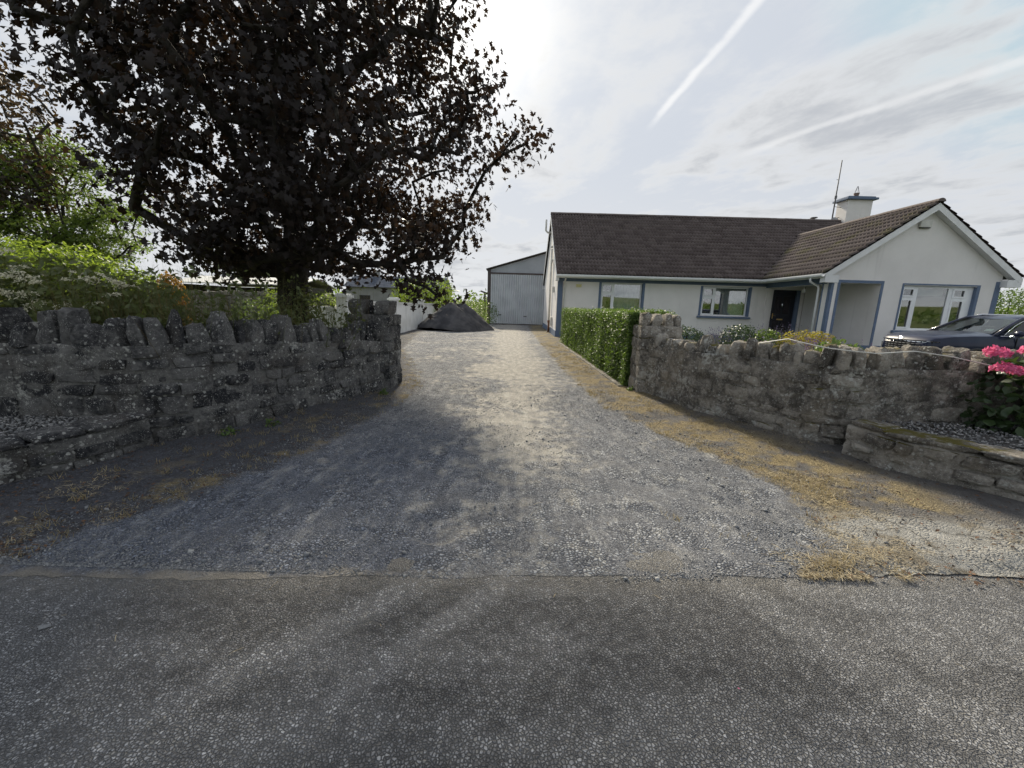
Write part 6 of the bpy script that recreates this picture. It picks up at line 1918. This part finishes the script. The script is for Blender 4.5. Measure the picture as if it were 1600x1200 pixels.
# nose: push the middle forward so the front is bowed
for i, v in enumerate(m_.v):
    if v[0] < .5:
        m_.v[i] = (v[0] - .10 * (1 - (v[1] / .95) ** 2) * (1 - v[0] / .5), v[1], v[2])
body = m_.build('body', MT['paint'], car, smooth=True)
md = body.modifiers.new('edge', 'EDGE_SPLIT'); md.split_angle = R(38)
m_ = MB(); m_.box(.25, 4.3, -.78, .78, .2, .5); m_.build('underbody', MT['blackplastic'], car)
# cabin: glass house with body-colour roof and pillars
ROOF = [(1.30, 1.10, .80), (1.95, 1.50, .66), (2.35, 1.585, .62), (3.0, 1.60, .61), (3.7, 1.56, .60), (4.05, 1.48, .58), (4.36, 1.12, .70)]
def quad(nm, P4, mat, th=0.004):
    mm = MB(); mm.add(P4, [tuple(range(len(P4)))]); return mm.build(nm, mat, car)
quad('windscreen', [(1.30, -.74, 1.13), (1.30, .74, 1.13), (1.97, .62, 1.50), (1.97, -.62, 1.50)], MT['carglass'])
quad('rear_window', [(4.36, -.64, 1.14), (4.36, .64, 1.14), (4.06, .55, 1.48), (4.06, -.55, 1.48)], MT['carglass'])
for sg in (-1, 1):
    def S_(x, z):
        yw = .855 - .24 * (z - 1.06) / .48
        return (x, sg * yw, z)
    quad('side_window', [S_(1.52, 1.09), S_(2.62, 1.075), S_(2.62, 1.49), S_(2.12, 1.48)], MT['carglass'])
    quad('side_window', [S_(2.74, 1.075), S_(3.62, 1.11), S_(3.55, 1.46), S_(2.74, 1.49)], MT['carglass'])
    quad('quarter_window', [S_(3.72, 1.12), S_(4.05, 1.18), S_(3.88, 1.40), S_(3.66, 1.44)], MT['carglass'])
    mm = MB()
    mm.tube([S_(1.28, 1.08), S_(1.75, 1.36), S_(2.02, 1.50), S_(2.35, 1.545)], [.045, .04, .04, .04], 8)
    mm.tube([S_(2.68, 1.06), S_(2.68, 1.53)], .045, 6)
    mm.tube([S_(3.66, 1.10), S_(3.58, 1.50)], .05, 6)
    mm.tube([S_(4.30, 1.10), S_(4.0, 1.42), S_(3.7, 1.52), S_(2.35, 1.545)], [.09, .07, .05, .04], 8)
    mm.build('window_pillar', MT['paint'], car, smooth=True)
    mm = MB()
    mm.tube([S_(1.40, 1.075), S_(2.6, 1.062), S_(3.6, 1.098), S_(4.1, 1.17)], .011, 6)
    mm.tube([S_(1.50, 1.10), S_(1.82, 1.335), S_(2.12, 1.49), S_(2.6, 1.505), S_(3.5, 1.485)], .009, 6)
    mm.build('chrome_strip', MT['chrome'], car, smooth=True)
    # mirror
    mm = MB()
    c_ = (1.62, sg * 1.02, 1.14)
    mm.lathe([(0.02, -.075), (.075, -.05), (.09, 0), (.075, .055), (.02, .075)], (0, 0, 0), 14)
    mm.v = [(c_[0] + v[0] * .75, c_[1] + v[1] * 1.15, c_[2] + v[2]) for v in mm.v]
    mm.build('mirror', MT['paint'], car, smooth=True)
    mm = MB(); mm.tube([(1.62, sg * .86, 1.07), (1.62, sg * .97, 1.10)], .028, 6); mm.box(1.55, 1.70, sg * 1.02 - .09, sg * 1.02 + .09, 1.058, 1.072); mm.build('mirror_foot', MT['chrome'], car)
    # wheels
    for a_ in AX:
        wroot = empty('wheel', (a_, sg * .80, .34)); wroot.parent = car
        mm = MB()
        prof = [(.20, -.11), (.31, -.115), (.345, -.09), (.35, 0), (.345, .09), (.31, .115), (.20, .11)]
        vs = []; fs = []; n = 28
        for (q, yy) in prof:
            for i in range(n):
                t_ = 2 * math.pi * i / n
                vs.append((q * math.cos(t_), yy, q * math.sin(t_)))
        for i in range(len(prof) - 1):
            for j in range(n):
                fs.append((i * n + j, i * n + (j + 1) % n, (i + 1) * n + (j + 1) % n, (i + 1) * n + j))
        mm.add(vs, fs); mm.build('tyre', MT['tyre'], wroot, smooth=True)
        mm = MB()
        for sp in range(5):
            t_ = 2 * math.pi * sp / 5
            for ww_ in (-.16, .16):
                mm.tube([(.04 * math.cos(t_), sg * .095, .04 * math.sin(t_)), (.23 * math.cos(t_ + ww_), sg * .085, .23 * math.sin(t_ + ww_))], [.022, .026], 5)
        ring = [(.23 * math.cos(2 * math.pi * i / 24), sg * .08, .23 * math.sin(2 * math.pi * i / 24)) for i in range(25)]
        mm.tube(ring, .016, 6, caps=False)
        mm.build('rim', MT['alloy'], wroot, smooth=True)
        mm = MB(); ringp = []
        for i in range(17):
            t_ = math.pi * i / 16
            ringp.append((a_ + (WR_ + .02) * math.cos(t_), sg * .915, .34 + (WR_ + .02) * math.sin(t_)))
        mm.tube(ringp, .032, 6); mm.build('arch_trim', MT['blackplastic'], car, smooth=True)
        mm = MB(); mm.box(a_ - .38, a_ + .38, sg * .45 - .02, sg * .45 + .02, .3, .74); mm.build('wheel_liner', MT['blackplastic'], car)
    for xh in (2.45, 3.42):
        mm = MB(); mm.tube([(xh, sg * .925, .93), (xh + .05, sg * .955, .935), (xh + .2, sg * .955, .935), (xh + .24, sg * .925, .93)], .014, 6); mm.build('door_handle', MT['chrome'], car, smooth=True)
    for xd in (1.72, 2.70, 3.55):
        mm = MB(); mm.box(xd - .004, xd + .004, sg * .915 - .012, sg * .915 + .012, .40, 1.04); mm.build('door_gap', MT['blackplastic'], car)
mm = MB()
rows = [(1.93, 1.49, .60), (2.1, 1.555, .62), (2.5, 1.60, .63), (3.0, 1.61, .63), (3.6, 1.575, .61), (4.05, 1.495, .575), (4.18, 1.46, .55)]
vs = []
for (x, z, w_) in rows:
    for q in (-1, -.92, -.6, 0, .6, .92, 1):
        vs.append((x, q * (w_ + .02), z - .055 * abs(q) ** 3 - (.03 if abs(q) == 1 else 0)))
mm.add(vs, [(i * 7 + j, i * 7 + j + 1, (i + 1) * 7 + j + 1, (i + 1) * 7 + j) for i in range(len(rows) - 1) for j in range(6)])
mm.build('roof', MT['paint'], car, smooth=True)
for sg in (-1, 1):
    mm = MB(); mm.tube([(2.25, sg * .60, 1.565), (2.35, sg * .60, 1.60), (3.7, sg * .585, 1.60), (3.85, sg * .58, 1.56)], .015, 6); mm.build('roof_rail', MT['chrome'], car, smooth=True)
# interior: seats and dashboard
mm = MB(); mm.box(1.45, 1.75, -.7, .7, .9, 1.10); mm.build('dashboard', MT['blackplastic'], car)
for sy in (-.36, .36):
    mm = MB(); mm.box(2.45, 2.62, sy - .24, sy + .24, .7, 1.30); mm.box(2.48, 2.58, sy - .13, sy + .13, 1.30, 1.46); mm.build('seat', MT['blackplastic'], car, bevel=.03)
quad('windscreen_disc', [(1.43, -.60, 1.185), (1.43, -.42, 1.185), (1.52, -.41, 1.235), (1.52, -.58, 1.235)], MT['disc'])
# front: wide patterned grille, hidden lamps, plate, badge
def nose(y, z, out=0.012):
    base_x = -.10 * (1 - (y / .95) ** 2) + .10 * (abs(y) / .75) ** 3 + .18 * max(0, (z - .80)) * 1.1
    return (base_x - out, y, z)
DZ = 0.10
def strip(nm, y0, y1, z0, z1, mat, out, n=16, zf=None, parent=car):
    mm = MB(); vs = []
    for i in range(n + 1):
        y = y0 + (y1 - y0) * i / n
        zz0, zz1 = (z0, z1) if zf is None else zf(y)
        zz0 += DZ; zz1 += DZ
        vs += [nose(y, zz0, out), nose(y, zz1, out), nose(y, zz1, out - .03), nose(y, zz0, out - .03)]
    fs = []
    for i in range(n):
        for j in range(4):
            fs.append((i * 4 + j, i * 4 + (j + 1) % 4, (i + 1) * 4 + (j + 1) % 4, (i + 1) * 4 + j))
    mm.add(vs, fs); return mm.build(nm, mat, parent)
gr = strip('grille', -.70, .70, .50, .80, MT['gloss'], .014)
for i in range(5):
    zc = .54 + .055 * i
    sgm = 11
    for j in range(sgm):
        y0 = -.62 + 1.24 * j / sgm
        o_ = strip('grille_slat', y0 + .012, y0 + 1.24 / sgm - .012, 0, 0, MT['chrome'] if i == 4 else MT['steel'], .030, 3, lambda y, zc=zc, y0=y0: (zc - .008 + .02 * abs((y - y0) / .11 - .5), zc + .008 + .02 * abs((y - y0) / .11 - .5)), gr)
strip('lower_bumper', -.66, .66, .24, .40, MT['blackplastic'], .012)
pl = strip('number_plate', -.27, .27, .40, .505, MT['plate'], .036, 4)
strip('plate_band', .23, .27, .402, .503, MT['bluepatch'], .040, 2, parent=pl)
for (y0, y1) in ((.19, .16), (.14, .11), (.09, .06), (.03, -.02), (-.06, -.09), (-.11, -.14), (-.16, -.19), (-.21, -.235)):
    strip('plate_mark', y1, y0, .425, .480, MT['ink'], .040, 1, parent=pl)
for sg in (-1, 1):
    strip('headlamp_housing', sg * .60, sg * .76, .50, .68, MT['gloss'], .026, 6)
    strip('headlamp', sg * .64, sg * .72, .60, .655, MT['lamp'], .036, 4)
    strip('fog_lamp', sg * .66, sg * .73, .52, .57, MT['lamp'], .036, 4)
    strip('light_blade', sg * .60, sg * .80, .775, .795, MT['chrome'], .022, 6)
# badge: slanted letter inside an oval
bdg = MB()
ov = [nose(.085 * math.cos(2 * math.pi * i / 20), .925 + .042 * math.sin(2 * math.pi * i / 20), .040) for i in range(21)]
bdg.tube(ov, .007, 5, caps=False)
bdg.tube([nose(.045, .898, .040), nose(.028, .952, .040)], .007, 5); bdg.tube([nose(-.028, .898, .040), nose(-.045, .952, .040)], .007, 5); bdg.tube([nose(.036, .92, .040), nose(-.036, .932, .040)], .006, 5)
bdg.build('badge', MT['chrome'], car)
